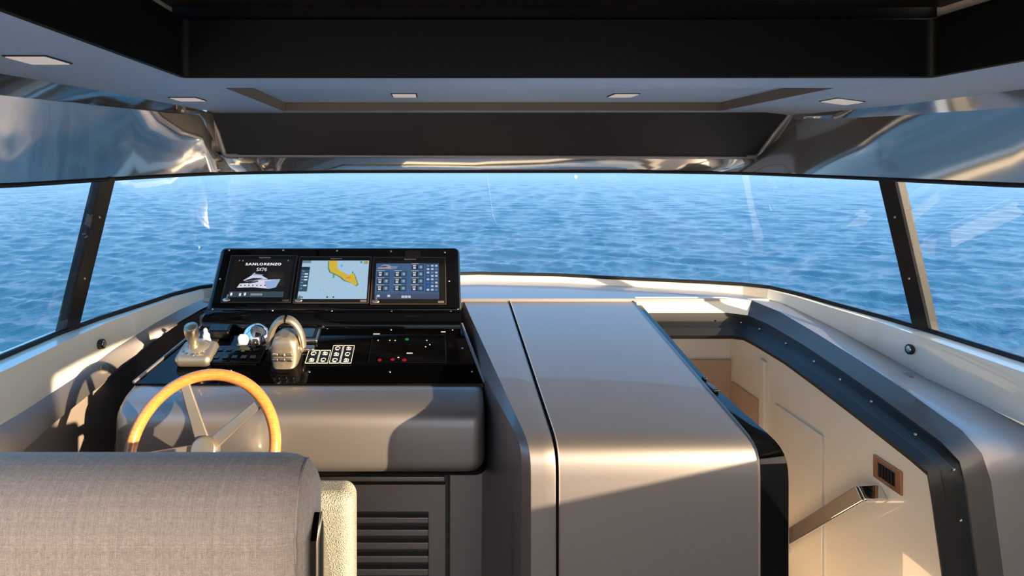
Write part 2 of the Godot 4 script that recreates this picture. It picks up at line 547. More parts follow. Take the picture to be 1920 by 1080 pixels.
# ---------------------------------------------------------------- hardtop
func roof() -> void:
	var c := .255
	var x0 := -.66; var x1 := 1.32; var df := 1.55
	var rx0 := -.64; var rx1 := 1.25; var rd0 := 1.833; var rd1 := 2.527; var rh := .289
	var b := MB.new()
	var up := Vector3(0, .06, 0)
	var P := func(x, d, r = c): return v(x, d, r)
	# panels of the ceiling round the two openings
	b.prism([P.call(x0, df), P.call(x0, rd0), P.call(x1, rd0), P.call(x1, df)], up)
	b.prism([P.call(rx1, rd0), P.call(rx1, rd1), P.call(1.36, rd1), P.call(1.36, rd0)], up)
	b.prism([P.call(-.985, 2.646), P.call(1.55, 2.66), P.call(1.36, rd1), P.call(rx0, rd1), P.call(-.97, rd1)], up)
	b.prism([P.call(x0, df), P.call(x0, -1.7), P.call(-1.16, -1.7), P.call(-1.155, 1.0), P.call(-1.147, 1.56), P.call(-1.065, 1.92), P.call(-1.01, 2.3), P.call(-.97, rd1), P.call(rx0, rd1), P.call(rx0, rd0), P.call(x0, rd0)], up)
	b.prism([P.call(x1, -1.7), P.call(x1, rd0), P.call(1.36, rd0), P.call(1.36, -1.7)], up)
	b.prism([P.call(x0, -1.2), P.call(x0, -1.7), P.call(x1, -1.7), P.call(x1, -1.2)], up)
	# starboard strip slopes down a little
	b.slab([[P.call(1.36, -1.7), P.call(1.62, -1.7, .22)], [P.call(1.36, 1.6), P.call(1.62, 1.6, .22)], [P.call(1.36, 2.0), P.call(1.615, 2.0, .223)], [P.call(1.36, 2.3), P.call(1.61, 2.3, .232)], [P.call(1.36, rd1), P.call(1.605, 2.53, .24)], [P.call(1.55, 2.66), P.call(1.60, 2.62, .243)]], up)
	# recess
	b.prism([P.call(rx0, rd0, rh), P.call(rx1, rd0, rh), P.call(rx1, rd1, rh), P.call(rx0, rd1, rh)], up * .5)
	structure(put("ceiling", b, M.ceiling), "satin ceiling of the hardtop, blue of the sea reflection mixed into its colour", "ceiling")
	# outer roof skin
	b = MB.new()
	b.box(v(-1.25, 2.75, .45), v(x0 - .04, -1.7, .33)); b.box(v(x1 + .04, 2.75, .45), v(1.73, -1.7, .33))
	b.box(v(x0 - .04, 2.75, .45), v(x1 + .04, df + .10, .33)); b.box(v(x0 - .04, -1.3, .45), v(x1 + .04, -1.7, .33))
	structure(put("roof", b, M.cream), "outer skin of the hardtop", "roof")
	# well of the sunroof: four faces with rounded corners
	b = MB.new()
	var r := .02
	var ring := []
	for q in [[x0, df, PI, PI / 2], [x1, df, PI / 2, 0.0], [x1, -1.2, 0.0, -PI / 2], [x0, -1.2, -PI / 2, -PI]]:
		var cx: float = q[0] + (r if q[0] < 0 else -r)
		var cd: float = q[1] + (-r if q[1] > 0 else r)
		for k in 5:
			var a := lerpf(q[2], q[3], k / 4.0)
			ring.append(Vector2(cx + cos(a) * r, cd + sin(a) * r))
	var rows := []
	for hh in [[c - .012, .006], [c - .014, -.002], [c - .010, -.006], [c + .14, -.006], [c + .145, .0], [c + .145, .05]]:
		var row := []
		for p in ring:
			var dir: Vector2 = (p - Vector2(.33, .175)).normalized()
			row.append(v(p.x + dir.x * hh[1], p.y + dir.y * hh[1], hh[0]))
		row.append(row[0])
		rows.append(row)
	b.grid(rows.slice(0, 3)); b.grid(rows.slice(2, 4)); b.grid(rows.slice(3, 6))
	structure(put("trim", b, M.well), "black beam framing the sunroof opening", "trim")
	b = MB.new()
	b.box(v(x0 - .05, df + .03, .405), v(x1 + .05, df + .06, .50))
	b.box(v(x0 - .05, df + .03, .49), v(x1 + .05, -1.25, .51))  # black box put in to paint the dark gap over the beam
	structure(put("trim", b, M.rubber), "black backing put in for the dark gap above the sunroof beam", "trim")
	b = MB.new()
	b.box(v(x0 - .03, df + .005, .43), v(x1 + .03, .2, .455))
	structure(put("roof", b, M.band), "closed sliding sunroof panel above the black beam", "sunroof")
	# walls of the shallow recess and the dark band over the windscreen
	b = MB.new()
	b.box(v(rx0, rd1 + .004, c - .001), v(rx1, rd1 - .008, rh)); b.box(v(rx0 - .004, rd1 - .008, c - .001), v(rx0 + .008, rd0, rh)); b.box(v(rx1 - .008, rd1 - .008, c - .001), v(rx1 + .004, rd0, rh))
	structure(put("trim", b, M.frame), "shallow frame round the recessed ceiling panel", "trim")
	b = MB.new()
	var bl := v(-.945, 2.68, .066); var br := v(1.49, 2.68, .058)
	var tl := v(-1.0, 2.636, .270); var tr := v(1.60, 2.615, .262)
	b.slab([[tl, tl.lerp(tr, .5), tr], [tl.lerp(bl, .5), tl.lerp(br, .5).lerp(tr.lerp(bl, .5), .5), tr.lerp(br, .5)], [bl, bl.lerp(br, .5), br]], Vector3(0, 0, -.03))
	structure(put("trim", b, M.band), "dark sloping band between ceiling and windscreen head", "trim")
	# raised side edges of that band
	b = MB.new()
	b.tube([tl + Vector3(-.01, 0, 0), tl.lerp(bl, .5), bl + Vector3(-.004, .012, .006), bl + Vector3(.01, -.001, .004), bl + Vector3(.06, -.003, .003)], .014, 8)
	b.tube([tr + Vector3(.01, 0, 0), tr.lerp(br, .5), br + Vector3(.004, .012, .006), br + Vector3(-.01, -.001, .004), br + Vector3(-.06, -.003, .003)], .014, 8)
	b.tube([bl + Vector3(.05, -.003, .003), br + Vector3(-.05, -.003, .003)], .008, 8)
	structure(put("trim", b, M.paint), "taupe bead round the ends of the dark band", "trim")
	# glossy lining from the ceiling edge to the window heads
	var left := [[[-1.16, -1.7, c], [-1.20, -1.7, .2], 12], [[-1.155, 1.0, c], [-1.2, 1.0, .205], 11], [[-1.147, 1.56, c], [-1.195, 1.6, .205], 10], [[-1.065, 1.92, c], [-1.135, 1.95, .215], 9], [[-1.04, 2.1, c], [-1.09, 2.12, .22], 8], [[-1.01, 2.3, c], [-1.05, 2.33, .225], 7], [[-.99, 2.5, c], [-1.0, 2.52, .235], 6], [[-.985, 2.646, .252], [-.975, 2.66, .16], 5]]
	var right := [[[1.62, -1.7, .22], [1.66, -1.7, .176], 12], [[1.62, 1.0, .22], [1.66, 1.0, .176], 11], [[1.62, 1.6, .22], [1.66, 1.64, .176], 10], [[1.615, 2.0, .223], [1.645, 2.05, .19], 9], [[1.613, 2.15, .228], [1.635, 2.2, .197], 8], [[1.61, 2.3, .232], [1.62, 2.36, .205], 7], [[1.605, 2.5, .24], [1.60, 2.53, .222], 6], [[1.60, 2.62, .243], [1.56, 2.65, .16], 5]]
	for s: float in [-1.0, 1.0]:
		b = MB.new()
		var ga := []; var gb := []
		var src: Array = left if s < 0 else right
		for k in src.size():
			var q: Array = src[k]
			var e := v(q[0][0], q[0][1], q[0][2]); var m := v(q[1][0], q[1][1], q[1][2]); var t := side(TOP[q[2]], s)
			if k == src.size() - 1:
				m = bl if s < 0 else br
				m += Vector3(s * .012, 0, 0)
				ga.append([e, e.lerp(m, .5), m])
				gb.append([m, m.lerp(t, .5), t])
			else:
				ga.append([e, e.lerp(m, .5), m])
				gb.append([m, m.lerp(t, .5), t])
		if s < 0:
			for x in [ga, gb]: x.reverse()
		b.slab(ga, Vector3(s * .04, .03, -.02)); b.slab(gb, Vector3(s * .03, .01, -.02))
		structure(put("trim", b, M.lining), "glossy taupe lining above the %s side window" % ("port" if s < 0 else "starboard"), "lining")
	b = MB.new()
	var h := []
	var n := 0
	for i in range(5, 0, -1):
		h.append([TOP[i], -1.0])
	for i in range(0, 6):
		h.append([TOP[i], 1.0])
	var g := []
	for q in h:
		var t := side(q[0], q[1])
		var f := clampf((t.x - side(TOP[5], -1.0).x) / (side(TOP[5], 1.0).x - side(TOP[5], -1.0).x), 0, 1)
		var u := (bl + Vector3(-.012, 0, 0)).lerp(br + Vector3(.012, 0, 0), f)
		g.append([u, u.lerp(t, .5) + Vector3(0, -.004, 0), t])
		n += 1
	g.reverse()
	b.slab(g, Vector3(0, .02, -.04))
	structure(put("trim", b, M.lining), "glossy windscreen head under the dark band", "trim")
	# what carries the hardtop aft, both sides
	for s: float in [-1.0, 1.0]:
		b = MB.new()
		var x := MID + s * 1.50
		b.prism([v(x, -.40, .2), v(x, -.52, -.62), v(x, -1.7, -.62), v(x, -1.7, .2)], Vector3(s * .12, 0, 0))
		structure(put("pillar", b, M.paint), "broad support of the hardtop on the %s quarter" % ("port" if s < 0 else "starboard"), "pillar")

# ---------------------------------------------------------------- windows
func pane(called: String, rows: Array, label: String) -> Node3D:
	var b := MB.new()
	b.grid(rows)
	var o := put(called, b, M.glass)
	structure(o, label, "window")
	return o

func windows() -> void:
	var g := []
	for i in range(9, 0, -1):
		g.append([side(BASE[i], -1.0), side(BASE[i], -1.0).lerp(side(TOP[i], -1.0), .5), side(TOP[i], -1.0)])
	for i in range(0, 10):
		g.append([side(BASE[i], 1.0), side(BASE[i], 1.0).lerp(side(TOP[i], 1.0), .5), side(TOP[i], 1.0)])
	var w := pane("window_1", g, "wide curved windscreen ahead of the helm")
	gasket(w, g)
	for s: float in [-1.0, 1.0]:
		g = []
		for i in range(9, BASE.size()):
			g.append([side(BASE[i], s), side(BASE[i], s).lerp(side(TOP[i], s), .5), side(TOP[i], s)])
		w = pane("window_2" if s < 0 else "window_3", g, "%s side window aft of the dark pillar" % ("port" if s < 0 else "starboard"))
		gasket(w, g)
		# pillar between windscreen and side window
		var a := side(BASE[9], s); var t := side(TOP[9], s)
		var b := MB.new()
		var fw := Vector3(-s * .03, 0, -.055).normalized()
		var inn := Vector3(-s, .15, 0).normalized()
		a += Vector3(0, -.005, -.06) ; t += Vector3(0, .0, -.05)
		var rows := []
		for q in [a, a.lerp(t, .5), t]:
			var row := []
			for k in [[-.030, -.012], [-.030, .016], [-.025, .022], [.025, .022], [.030, .016], [.030, -.012]]:
				row.append(q + fw * k[0] + inn * k[1])
			rows.append(row)
		for j in 5:
			b.quad(rows[0][j], rows[2][j], rows[2][j + 1], rows[0][j + 1])
		b.quad(rows[0][5], rows[2][5], rows[2][0], rows[0][0])
		var p := put("pillar", b, M.anthracite)
		structure(p, "dark slim pillar between windscreen and %s side window" % ("port" if s < 0 else "starboard"), "pillar")
		b = MB.new()
		b.quad(rows[0][5] + fw * .002, rows[2][5] + fw * .002, rows[2][5] + fw * .016, rows[0][5] + fw * .016)
		b.quad(rows[0][0] - fw * .016, rows[2][0] - fw * .016, rows[2][0], rows[0][0])
		for f in [.35, .75]:
			var sc := MB.new()
			sc.lathe([Vector2(0, .003), Vector2(.004, .002), Vector2(.005, 0)], 10)
			var so := put("screw", sc, M.steel, p)
			so.transform = Transform3D(Basis(Vector3.FORWARD, -s * PI / 2 * .9), rows[0][2].lerp(rows[2][2], f).lerp(rows[0][3].lerp(rows[2][3], f), .5))

func gasket(w: Node3D, g: Array) -> void:
	var lo := []; var hi := []
	for row in g:
		lo.append(row[0] + Vector3(0, .004, 0)); hi.append(row[2] + Vector3(0, -.002, 0))
	var b := MB.new()
	b.tube(lo, .011, 6)
	put("sill_seal", b, M.rubber, w)
	b = MB.new()
	b.tube(hi, .008, 6)
	put("head_seal", b, M.rubber, w)

# ---------------------------------------------------------------- console
var pod: Plane2
var dash: Plane2

func console() -> void:
	pod = Plane2.new(v(0, 2.60, -.34), v(0, 2.42, -.587), Vector3(0, EYE, 0))
	dash = Plane2.new(v(0, 2.38, -.643), v(0, 2.07, -.752), Vector3(0, EYE, 0))
	var o := thing("helm_console", "taupe helm console with glossy black dash and raised screen panel", "console", Transform3D(Basis(), v(-.4, 2.1, -1.75)))
	var add := func(called: String, b: MB, m: Material, parent: Node = null) -> MeshInstance3D:
		var e := put(called, b, m, o if parent == null else parent)
		e.position = -v(-.4, 2.1, -1.75) if parent == null else Vector3.ZERO
		return e
	# lower cabinet
	var b := MB.new()
	b.box(v(-1.15, 2.75, -1.75), v(.10, 2.125, -.99))
	b.box(v(.10, 2.16, -1.75), v(.225, 2.125, -.99))
	b.box(v(-.95, 2.75, -1.0), v(.10, 2.40, -.60))
	add.call("cabinet", b, M.paint_dark)
	b = MB.new()
	b.rbox(Vector3(.172, .66, .03), .006, v(.147, 2.115, -1.39))
	add.call("side_panel", b, M.paint)
	# louvred door: stiles and slats
	b = MB.new()
	var x0 := -.62; var x1 := .047; var sx0 := -.46; var sx1 := -.012
	var ys := [-1.235, -1.279, -1.325, -1.373, -1.42, -1.467, -1.514]
	var z0 := 2.13; var z1 := 2.10
	b.box(v(x0, z0, -1.72), v(sx0, z1, -1.128)); b.box(v(sx1, z0, -1.72), v(x1, z1, -1.128))
	b.box(v(sx0, z0, -1.224), v(sx1, z1, -1.128)); b.box(v(sx0, z0, -1.72), v(sx1, z1, -1.525))
	b.rbox(Vector3(x1 - x0, .02, .03), .005, v((x0 + x1) / 2, 2.113, -1.108))
	var door: MeshInstance3D = add.call("door", b, M.paint)
	for i in ys.size() - 1:
		b = MB.new()
		var top: float = ys[i] - .011; var bot: float = ys[i + 1] + .011
		b.rbox(Vector3(sx1 - sx0, top - bot, .028), .004, v((sx0 + sx1) / 2, 2.115, (top + bot) / 2))
		put("slat", b, M.paint, door)
	b = MB.new()
	b.box(v(sx0 - .01, 2.145, -1.6), v(sx1 + .01, 2.132, -1.2))
	put("vent_back", b, M.rubber, door)
	# black surround and padded knee panel
	b = MB.new()
	b.rbox(Vector3(1.275, .27, .12), .05, v(-.44, 2.06, -.927), 4)
	add.call("surround", b, M.black)
	b = MB.new()
	var prof := [Vector2(2.10, -.762), Vector2(2.07, -.7605), Vector2(2.05, -.762), Vector2(1.985, -.776), Vector2(1.948, -.796), Vector2(1.932, -.812), Vector2(1.925, -.830), Vector2(1.922, -.85), Vector2(1.92, -.90), Vector2(1.92, -.955), Vector2(1.921, -.975), Vector2(1.926, -.988), Vector2(1.938, -.997), Vector2(1.96, -1.0), Vector2(2.0, -1.0)]
	var inset := [.02, .006, .0, .0, .0, .0, .0, .0, .0, .0, .004, .012, .022, .032, .036]
	var edge := [[0.0, .075], [.001, .05], [.006, .028], [.015, .012], [.028, .003], [.045, 0.0]]
	var g := []
	var kx0 := -1.055; var kx1 := .178
	for i in prof.size():
		var row := []
		for e in edge:
			row.append(v(kx0 + inset[i] + e[0], prof[i].x + e[1], prof[i].y))
		for k in 5:
			row.append(v(lerpf(kx0 + .06, kx1 - .06, k / 4.0), prof[i].x, prof[i].y))
		for e in range(edge.size() - 1, -1, -1):
			row.append(v(kx1 - inset[i] - edge[e][0], prof[i].x + edge[e][1], prof[i].y))
		g.append(row)
	g.reverse()
	b.grid(g)
	add.call("knee_panel", b, M.paint)
	# dash plate
	b = MB.new()
	var q := [v(-.925, 2.40, -.636), v(.115, 2.40, -.636), v(.180, 2.066, -.7535), v(-1.045, 2.066, -.7535)]
	b.prism(q, Vector3(0, -.014, 0))
	add.call("dash_panel", b, M.dash)
	b = MB.new()
	b.tube([q[1] + Vector3(.006, .004, 0), q[2] + Vector3(.006, .004, 0)], .007, 6)
	add.call("dash_edge", b, M.paint)
	b = MB.new()
	b.tube([q[0] + Vector3(-.006, .004, 0), q[3] + Vector3(-.006, .004, 0)], .006, 6)
	add.call("dash_edge", b, M.paint)
	# riser and screen panel
	b = MB.new()
	b.slab([[v(-.93, 2.425, -.583), v(.118, 2.425, -.583)], [v(-.93, 2.37, -.606), v(.118, 2.37, -.606)], [v(-.925, 2.375, -.650), v(.115, 2.375, -.650)]], Vector3(0, 0, -.05))
	add.call("riser", b, M.black_gloss)
	b = MB.new()
	b.rbox(Vector3(1.062, .312, .09), .026, Vector3.ZERO, 4)
	var hs := put("screen_housing", b, M.black_gloss, o)
	hs.transform = Transform3D(Basis(), -o.position) * pod.frame(-.408, .153, -.045)
	b = MB.new()
	b.box(v(-.9, 2.74, -.60), v(.09, 2.62, -.47))
	add.call("housing_support", b, M.paint_dark)
	# screws
	var sm := MB.new()
	sm.lathe([Vector2(0, .002), Vector2(.0032, .0018), Vector2(.0042, 0)], 8)
	var smesh := sm.mesh()
	smesh.surface_set_material(0, M.steel)
	for pq in [[430, 469], [531, 469], [632, 470], [733, 471], [834, 473], [413, 523], [842, 527], [399, 580], [511, 582], [622, 583], [734, 584], [845, 584]]:
		var s := spot(pod, pq[0], pq[1])
		screw(o, smesh, pod.frame(s.x, s.y, .0))
	for pq in [[433, 694], [580, 697], [731, 697], [885, 697], [867, 653], [733, 618], [848, 618], [614, 616]]:
		var s := spot(dash, pq[0], pq[1])
		screw(o, smesh, dash.frame(s.x, s.y, .0))

func screw(o: Node3D, m: Mesh, t: Transform3D) -> void:
	var e := MeshInstance3D.new()
	e.mesh = m; e.name = "screw"
	o.add_child(e, true)
	e.transform = o.transform.affine_inverse() * t * Transform3D(Basis(Vector3.RIGHT, PI / 2), Vector3.ZERO)

# ---------------------------------------------------------------- companionway, starboard
func companionway() -> void:
	var O := [[1.5, 1.50, -1.75], [1.5, 1.54, -1.06], [1.5, 1.574, -.837], [1.5, 1.60, -.775], [1.5, 1.66, -.738], [1.5, 1.86, -.698], [1.5, 2.05, -.670], [1.495, 2.27, -.638], [1.46, 2.46, -.597], [1.40, 2.57, -.573], [1.30, 2.615, -.568], [.905, 2.615, -.568]]
	var N := [[1.32, 1.47, -1.75], [1.32, 1.517, -1.047], [1.32, 1.550, -.860], [1.32, 1.562, -.805], [1.32, 1.62, -.793], [1.32, 1.85, -.760], [1.32, 2.02, -.738], [1.318, 2.2, -.716], [1.312, 2.40, -.706], [1.305, 2.47, -.704], [1.27, 2.485, -.703], [.905, 2.485, -.703]]
	var CR := [[1.735, 1.50, -1.75], [1.735, 1.54, -1.06], [1.735, 1.575, -.84], [1.735, 1.59, -.79], [1.738, 1.66, -.757], [1.742, 1.84, -.745], [1.745, 2.07, -.737], [1.72, 2.27, -.70], [1.64, 2.44, -.64], [1.55, 2.57, -.59], [1.45, 2.66, -.571]]
	var p3 := func(a): return v(a[0], a[1], a[2])
	# painted block outboard of the opening
	var b := MB.new()
	var g := []
	for i in CR.size():
		var a: Vector3 = p3.call(O[i]); var c: Vector3 = p3.call(CR[i])
		g.append([a + Vector3(-.004, -.006, 0), a, a.lerp(c, .1), a.lerp(c, .5), c])
	# fill in the round-over
	b.slab(g, Vector3(0, -.02, -.02))
	structure(put("trim", b, M.paint), "taupe painted shoulder outboard of the companionway opening", "trim")
	# rim, three steps inwards
	var lanes := [[0.0, 0.0], [.42, 0.0], [.47, -.012], [.60, -.020], [.78, -.016], [.80, -.004], [1.0, 0.0]]
	var pts := []
	for i in O.size():
		var a: Vector3 = p3.call(O[i]); var c: Vector3 = p3.call(N[i])
		var out := Vector3(.5, -.5, 0) if i > 2 and i < 9 else (Vector3(.5, 0, -.5) if i <= 2 else Vector3(0, -.5, -.5))
		var row := []
		for l in lanes:
			row.append(a.lerp(c, l[0]) + out * (-l[1]))
		pts.append(row)
	var cut := func(j0: int, j1: int, i0 := 0, i1 := 99) -> Array:
		var r := []
		for i in range(i0, mini(i1, pts.size())):
			r.append(pts[i].slice(j0, j1 + 1))
		return r
	b = MB.new()
	b.slab(cut.call(0, 1, 0, 10), Vector3(.01, -.01, -.01))
	structure(put("trim", b, M.paint_dark), "dark taupe lip of the companionway opening", "trim")
	b = MB.new()
	b.slab(cut.call(0, 1, 9, 12), Vector3(0, -.01, -.01))
	structure(put("trim", b, M.cream), "cream forward lip of the companionway opening", "trim")
	b = MB.new()
	b.grid(cut.call(1, 3)); b.grid(cut.call(3, 5))
	var seal := put("trim", b, M.rubber)
	structure(seal, "glossy black seal channel round the companionway opening", "seal")
	b = MB.new()
	var rim: Array = cut.call(5, 6)
	b.slab(rim, Vector3(.015, -.02, -.02))
	structure(put("trim", b, M.rubber), "black inner frame of the companionway opening", "frame")
	var sm := MB.new()
	sm.lathe([Vector2(0, .003), Vector2(.003, .0028), Vector2(.004, 0)], 8)
	var smesh := sm.mesh()
	smesh.surface_set_material(0, M.steel)
	for k in [[1, .6], [2, .9], [4, .3], [5, .1], [5, .9], [6, .6], [7, .4], [8, .3], [9, .2], [10, .12]]:
		var e := MeshInstance3D.new()
		e.mesh = smesh; e.name = "screw"
		seal.add_child(e, true)
		var i: int = k[0]
		e.transform = Transform3D(Basis(Vector3.FORWARD, -.8) , pts[i][3].lerp(pts[i + 1][3], k[1]) + Vector3(-.002, .003, .002))
	# stairwell walls
	b = MB.new()
	b.prism([v(1.40, 1.585, -2.9), v(1.40, 1.585, -.85), v(1.40, 1.64, -.805), v(1.40, 1.85, -.765), v(1.40, 2.2, -.725), v(1.40, 2.5, -.712), v(1.40, 2.9, -.712), v(1.40, 2.9, -2.9)], Vector3(.04, 0, 0))
	var wr := put("wall_stair", b, M.cream)
	structure(wr, "cream gelcoat wall down the starboard side of the stairwell", "wall")
	b = MB.new()
	b.box(v(.93, 2.80, -2.9), v(1.40, 2.76, -.69))
	var wf := put("wall_forward", b, M.cream)
	structure(wf, "cream bulkhead at the forward end of the stairwell", "wall")
	b = MB.new()
	b.rbox(Vector3(.44, 1.6, .02), .004, v(1.18, 2.755, -1.69))
	put("panel", b, M.bulkhead, wf)
	b = MB.new()
	b.box(v(.93, 2.9, -2.9), v(.96, 1.66, -.83))
	structure(put("wall_inner", b, M.cream), "cream wall down the inboard side of the stairwell", "wall")
	b = MB.new()
	for i in 4:
		b.box(v(.96, 1.47 + .26 * i + .28, -2.9), v(1.40, 1.47 + .26 * i, -1.95 - .22 * i))
	structure(put("floor", b, M.teak), "teak steps going down into the stairwell", "stairs")
	# corner post, cupboard door
	b = MB.new()
	b.rbox(Vector3(.02, 1.9, .045), .008, v(1.395, 2.47, -1.75))
	put("post", b, M.cream, wr)
	b = MB.new()
	b.rbox(Vector3(.012, .75, .29), .003, v(1.398, 2.24, -1.325))
	put("door", b, M.cream, wr)
	b = MB.new()
	b.rbox(Vector3(.012, .75, .22), .003, v(1.398, 2.62, -1.36))
	put("door", b, M.bulkhead, wr)
	# unseen lamp, added to warm and brighten the stairwell walls
	var lo := thing("added_stair_lamp", "unseen warm lamp added low on the inboard stairwell wall to brighten the stair", "lamp", Transform3D(Basis(), v(.965, 2.05, -1.55)))
	b = MB.new()
	b.rbox(Vector3(.012, .16, .46), .004)
	put("frame", b, M.steel, lo)
	b = MB.new()
	b.rbox(Vector3(.008, .14, .44), .003, Vector3(.006, 0, 0))
	put("added_lamp_panel", b, glow(Color(1.0, .82, .60), 0.8), lo)
	var al := AreaLight3D.new()
	al.name = "added_stair_lamp_light"
	al.area_size = Vector2(.44, .14); al.light_color = Color(1.0, .82, .62); al.light_energy = 0.04; al.area_range = 6.0; al.shadow_enabled = true
	lo.add_child(al)
	al.transform = Transform3D(Basis(Vector3.UP, -PI / 2), Vector3(.014, 0, 0))
	# switch plate
	var o := thing("switch_plate", "copper framed dark switch plate on the stairwell wall", "switch", Transform3D(Basis(), v(1.40, 1.80, -.935)))
	b = MB.new()
	b.rbox(Vector3(.012, .072, .112), .003)
	put("frame", b, M.copper, o)
	b = MB.new()
	b.rbox(Vector3(.010, .042, .068), .002, Vector3(-.003, 0, 0))
	put("insert", b, M.black, o)
	for i in 5:
		b = MB.new()
		b.rbox(Vector3(.004, .040, .008), .001, Vector3(-.009, 0, -.024 + i * .012))
		put("slat", b, M.rubber, o)
	# handrail
	var p0 := v(1.33, 1.82, -1.004); var p1 := v(1.33, 2.30, -1.48)
	o = thing("handrail", "polished flat handrail running down the stairwell wall", "handrail", Transform3D(Basis(), p0))
	var dir := (p1 - p0).normalized()
	var nrm := Vector3.LEFT
	var upv := nrm.cross(dir)
	if upv.y < 0:
		upv = -upv
	var bs := Basis(nrm, upv, nrm.cross(upv))
	b = MB.new()
	b.rbox(Vector3(.012, .045, (p1 - p0).length()), .005)
	var bar := put("bar", b, M.chrome, o)
	bar.transform = Transform3D(bs, (p1 - p0) / 2)
	for t in [.01, .99]:
		b = MB.new()
		b.rbox(Vector3(.07, .045, .03), .006, Vector3(-.035, 0, 0))
		var br := put("bracket", b, M.chrome, o)
		br.transform = Transform3D(bs, (p1 - p0) * t)

# ---------------------------------------------------------------- hatch
func hatch_profile(drop := 0.0) -> Array:
	var p := []
	for q in [[1.66, -1.75], [1.6, -1.745], [1.6, -1.2], [1.6, -.90], [1.6, -.84], [1.602, -.81], [1.607, -.789], [1.617, -.772], [1.632, -.760], [1.652, -.7515], [1.68, -.745], [1.72, -.738], [1.95, -.698], [2.2, -.6545], [2.45, -.611], [2.62, -.5815], [2.645, -.582], [2.65, -.59], [2.65, -.66]]:
		p.append(Vector2(q[0], q[1] - drop))
	return p

func hatch() -> void:
	var o := thing("companionway_hatch", "large taupe sliding hatch cover with rounded front edge", "hatch", Transform3D(Basis(), v(.62, 1.6, -1.75)))
	var b := MB.new()
	var prof := hatch_profile()
	drawn_out(b, prof, .3455, .8935, .004)
	var body := put("cover", b, M.paint, o)
	body.position = -o.position
	# black acrylic edge: narrow behind, wider in front
	b = MB.new()
	var pr := hatch_profile(.010)
	var g := []
	for q in pr:
		var w := clampf(remap(q.x, 1.6, 1.95, .082, .034), .034, .082)
		g.append([v(.8935, q.x, q.y), v(.8935 + w - .004, q.x, q.y), v(.8935 + w, q.x + .004, q.y - .003), v(.8935 + w, q.x + .01, q.y - .07)])
	b.grid(g)
	var side_poly := []
	for q in pr:
		var w := clampf(remap(q.x, 1.6, 1.95, .082, .034), .034, .082)
		side_poly.append(v(.8935 + w - .002, q.x + .006, q.y - .004))
	var edge := put("edge_trim", b, M.black_gloss, o)
	edge.position = -o.position
	b = MB.new()
	b.rbox(Vector3(.02, .010, .09), .004, v(.915, 1.93, -.712))
	b.rbox(Vector3(.012, .010, .02), .004, v(.915, 1.97, -.70))
	var lt := put("latch", b, M.black, o)
	lt.position = -o.position
	# fixed cheek beside it
	o = thing("hatch_cheek", "fixed taupe cheek between helm console and sliding hatch", "panel", Transform3D(Basis(), v(.29, 1.6, -1.75)))
	b = MB.new()
	g = []
	var g2 := []; var g3 := []
	prof = hatch_profile()
	for q in prof:
		var f := clampf((q.x - 1.6) / 1.0, 0, 1)
		var xa := .270 - f * .130
		var top: float = q.y
		var xb := xa - .022 - f * .006
		var drop := lerpf(.0, .11, f)
		var back := lerpf(.022, .0, clampf(f * 4, 0, 1))
		var a := v(xa, q.x, top)
		var bb := v(xb, q.x + back, maxf(top - drop, -1.75))
		g.append([a, v((xa + .338) / 2, q.x, top), v(.335, q.x, top), v(.3385, q.x + .003, top - .004)])
		g2.append([bb, bb.lerp(a, .5), a])
		g3.append([v(minf(xb + .004, .236), 2.12, -1.75) if q.x > 2.12 else v(xb - .002, q.x + back, -1.75), bb])
	b.grid(g); b.grid(g2); b.grid(g3)
	var cap := []
	for q in prof:
		cap.append(v(.3385, q.x + .002, q.y - .003))
	b.prism(cap, Vector3(-.01, 0, 0))
	var ck := put("cheek", b, M.paint, o)
	ck.position = -o.position

# ---------------------------------------------------------------- instruments
func fill_poly(im: Image, pts: Array, c: Color) -> void:
	var pv := PackedVector2Array()
	var lo := Vector2(1e9, 1e9); var hi := -lo
	for p in pts:
		var q := Vector2(p[0] * im.get_width(), p[1] * im.get_height())
		pv.append(q); lo = lo.min(q); hi = hi.max(q)
	for y in range(maxi(0, int(lo.y)), mini(im.get_height(), int(hi.y) + 1)):
		for x in range(maxi(0, int(lo.x)), mini(im.get_width(), int(hi.x) + 1)):
			if Geometry2D.is_point_in_polygon(Vector2(x + .5, y + .5), pv):
				im.set_pixel(x, y, c)

func rect(im: Image, x: float, y: float, w: float, h: float, c: Color) -> void:
	im.fill_rect(Rect2i(int(x * im.get_width()), int(y * im.get_height()), maxi(1, int(w * im.get_width())), maxi(1, int(h * im.get_height()))), c)

func yacht(im: Image, x: float, y: float, w: float, h: float, k := 1.0) -> void:
	var f := func(pts: Array) -> Array:
		return pts.map(func(p): return [x + p[0] * w, y + p[1] * h])
	fill_poly(im, f.call([[0, .92], [.05, .68], [.24, .65], [.5, .47], [1, .43], [.92, .9], [.78, .98], [.4, .9]]), Color(.84, .84, .90) * k)
	fill_poly(im, f.call([[.62, .55], [1, .43], [.92, .9], [.78, .98], [.7, .93]]), Color(.58, .68, .84) * k)
	fill_poly(im, f.call([[.11, .5], [.24, .3], [.32, .15], [.52, .2], [.7, .42], [.5, .46], [.22, .56]]), Color(.80, .83, .90) * k)
	fill_poly(im, f.call([[.3, .14], [.36, .02], [.38, .12], [.58, .17], [.52, .22], [.34, .2]]), Color(.6, .68, .8) * k)
	fill_poly(im, f.call([[.14, .5], [.34, .36], [.6, .38], [.5, .44], [.24, .54]]), Color(.10, .13, .18) * k)
	fill_poly(im, f.call([[.24, .64], [.48, .52], [.47, .6], [.26, .68]]), Color(.14, .17, .24) * k)
	for i in 7:
		rect(im, x + w * (.07 + i * .095), y + h * .75, w * .03, h * .07, Color(.15, .2, .3) * k)

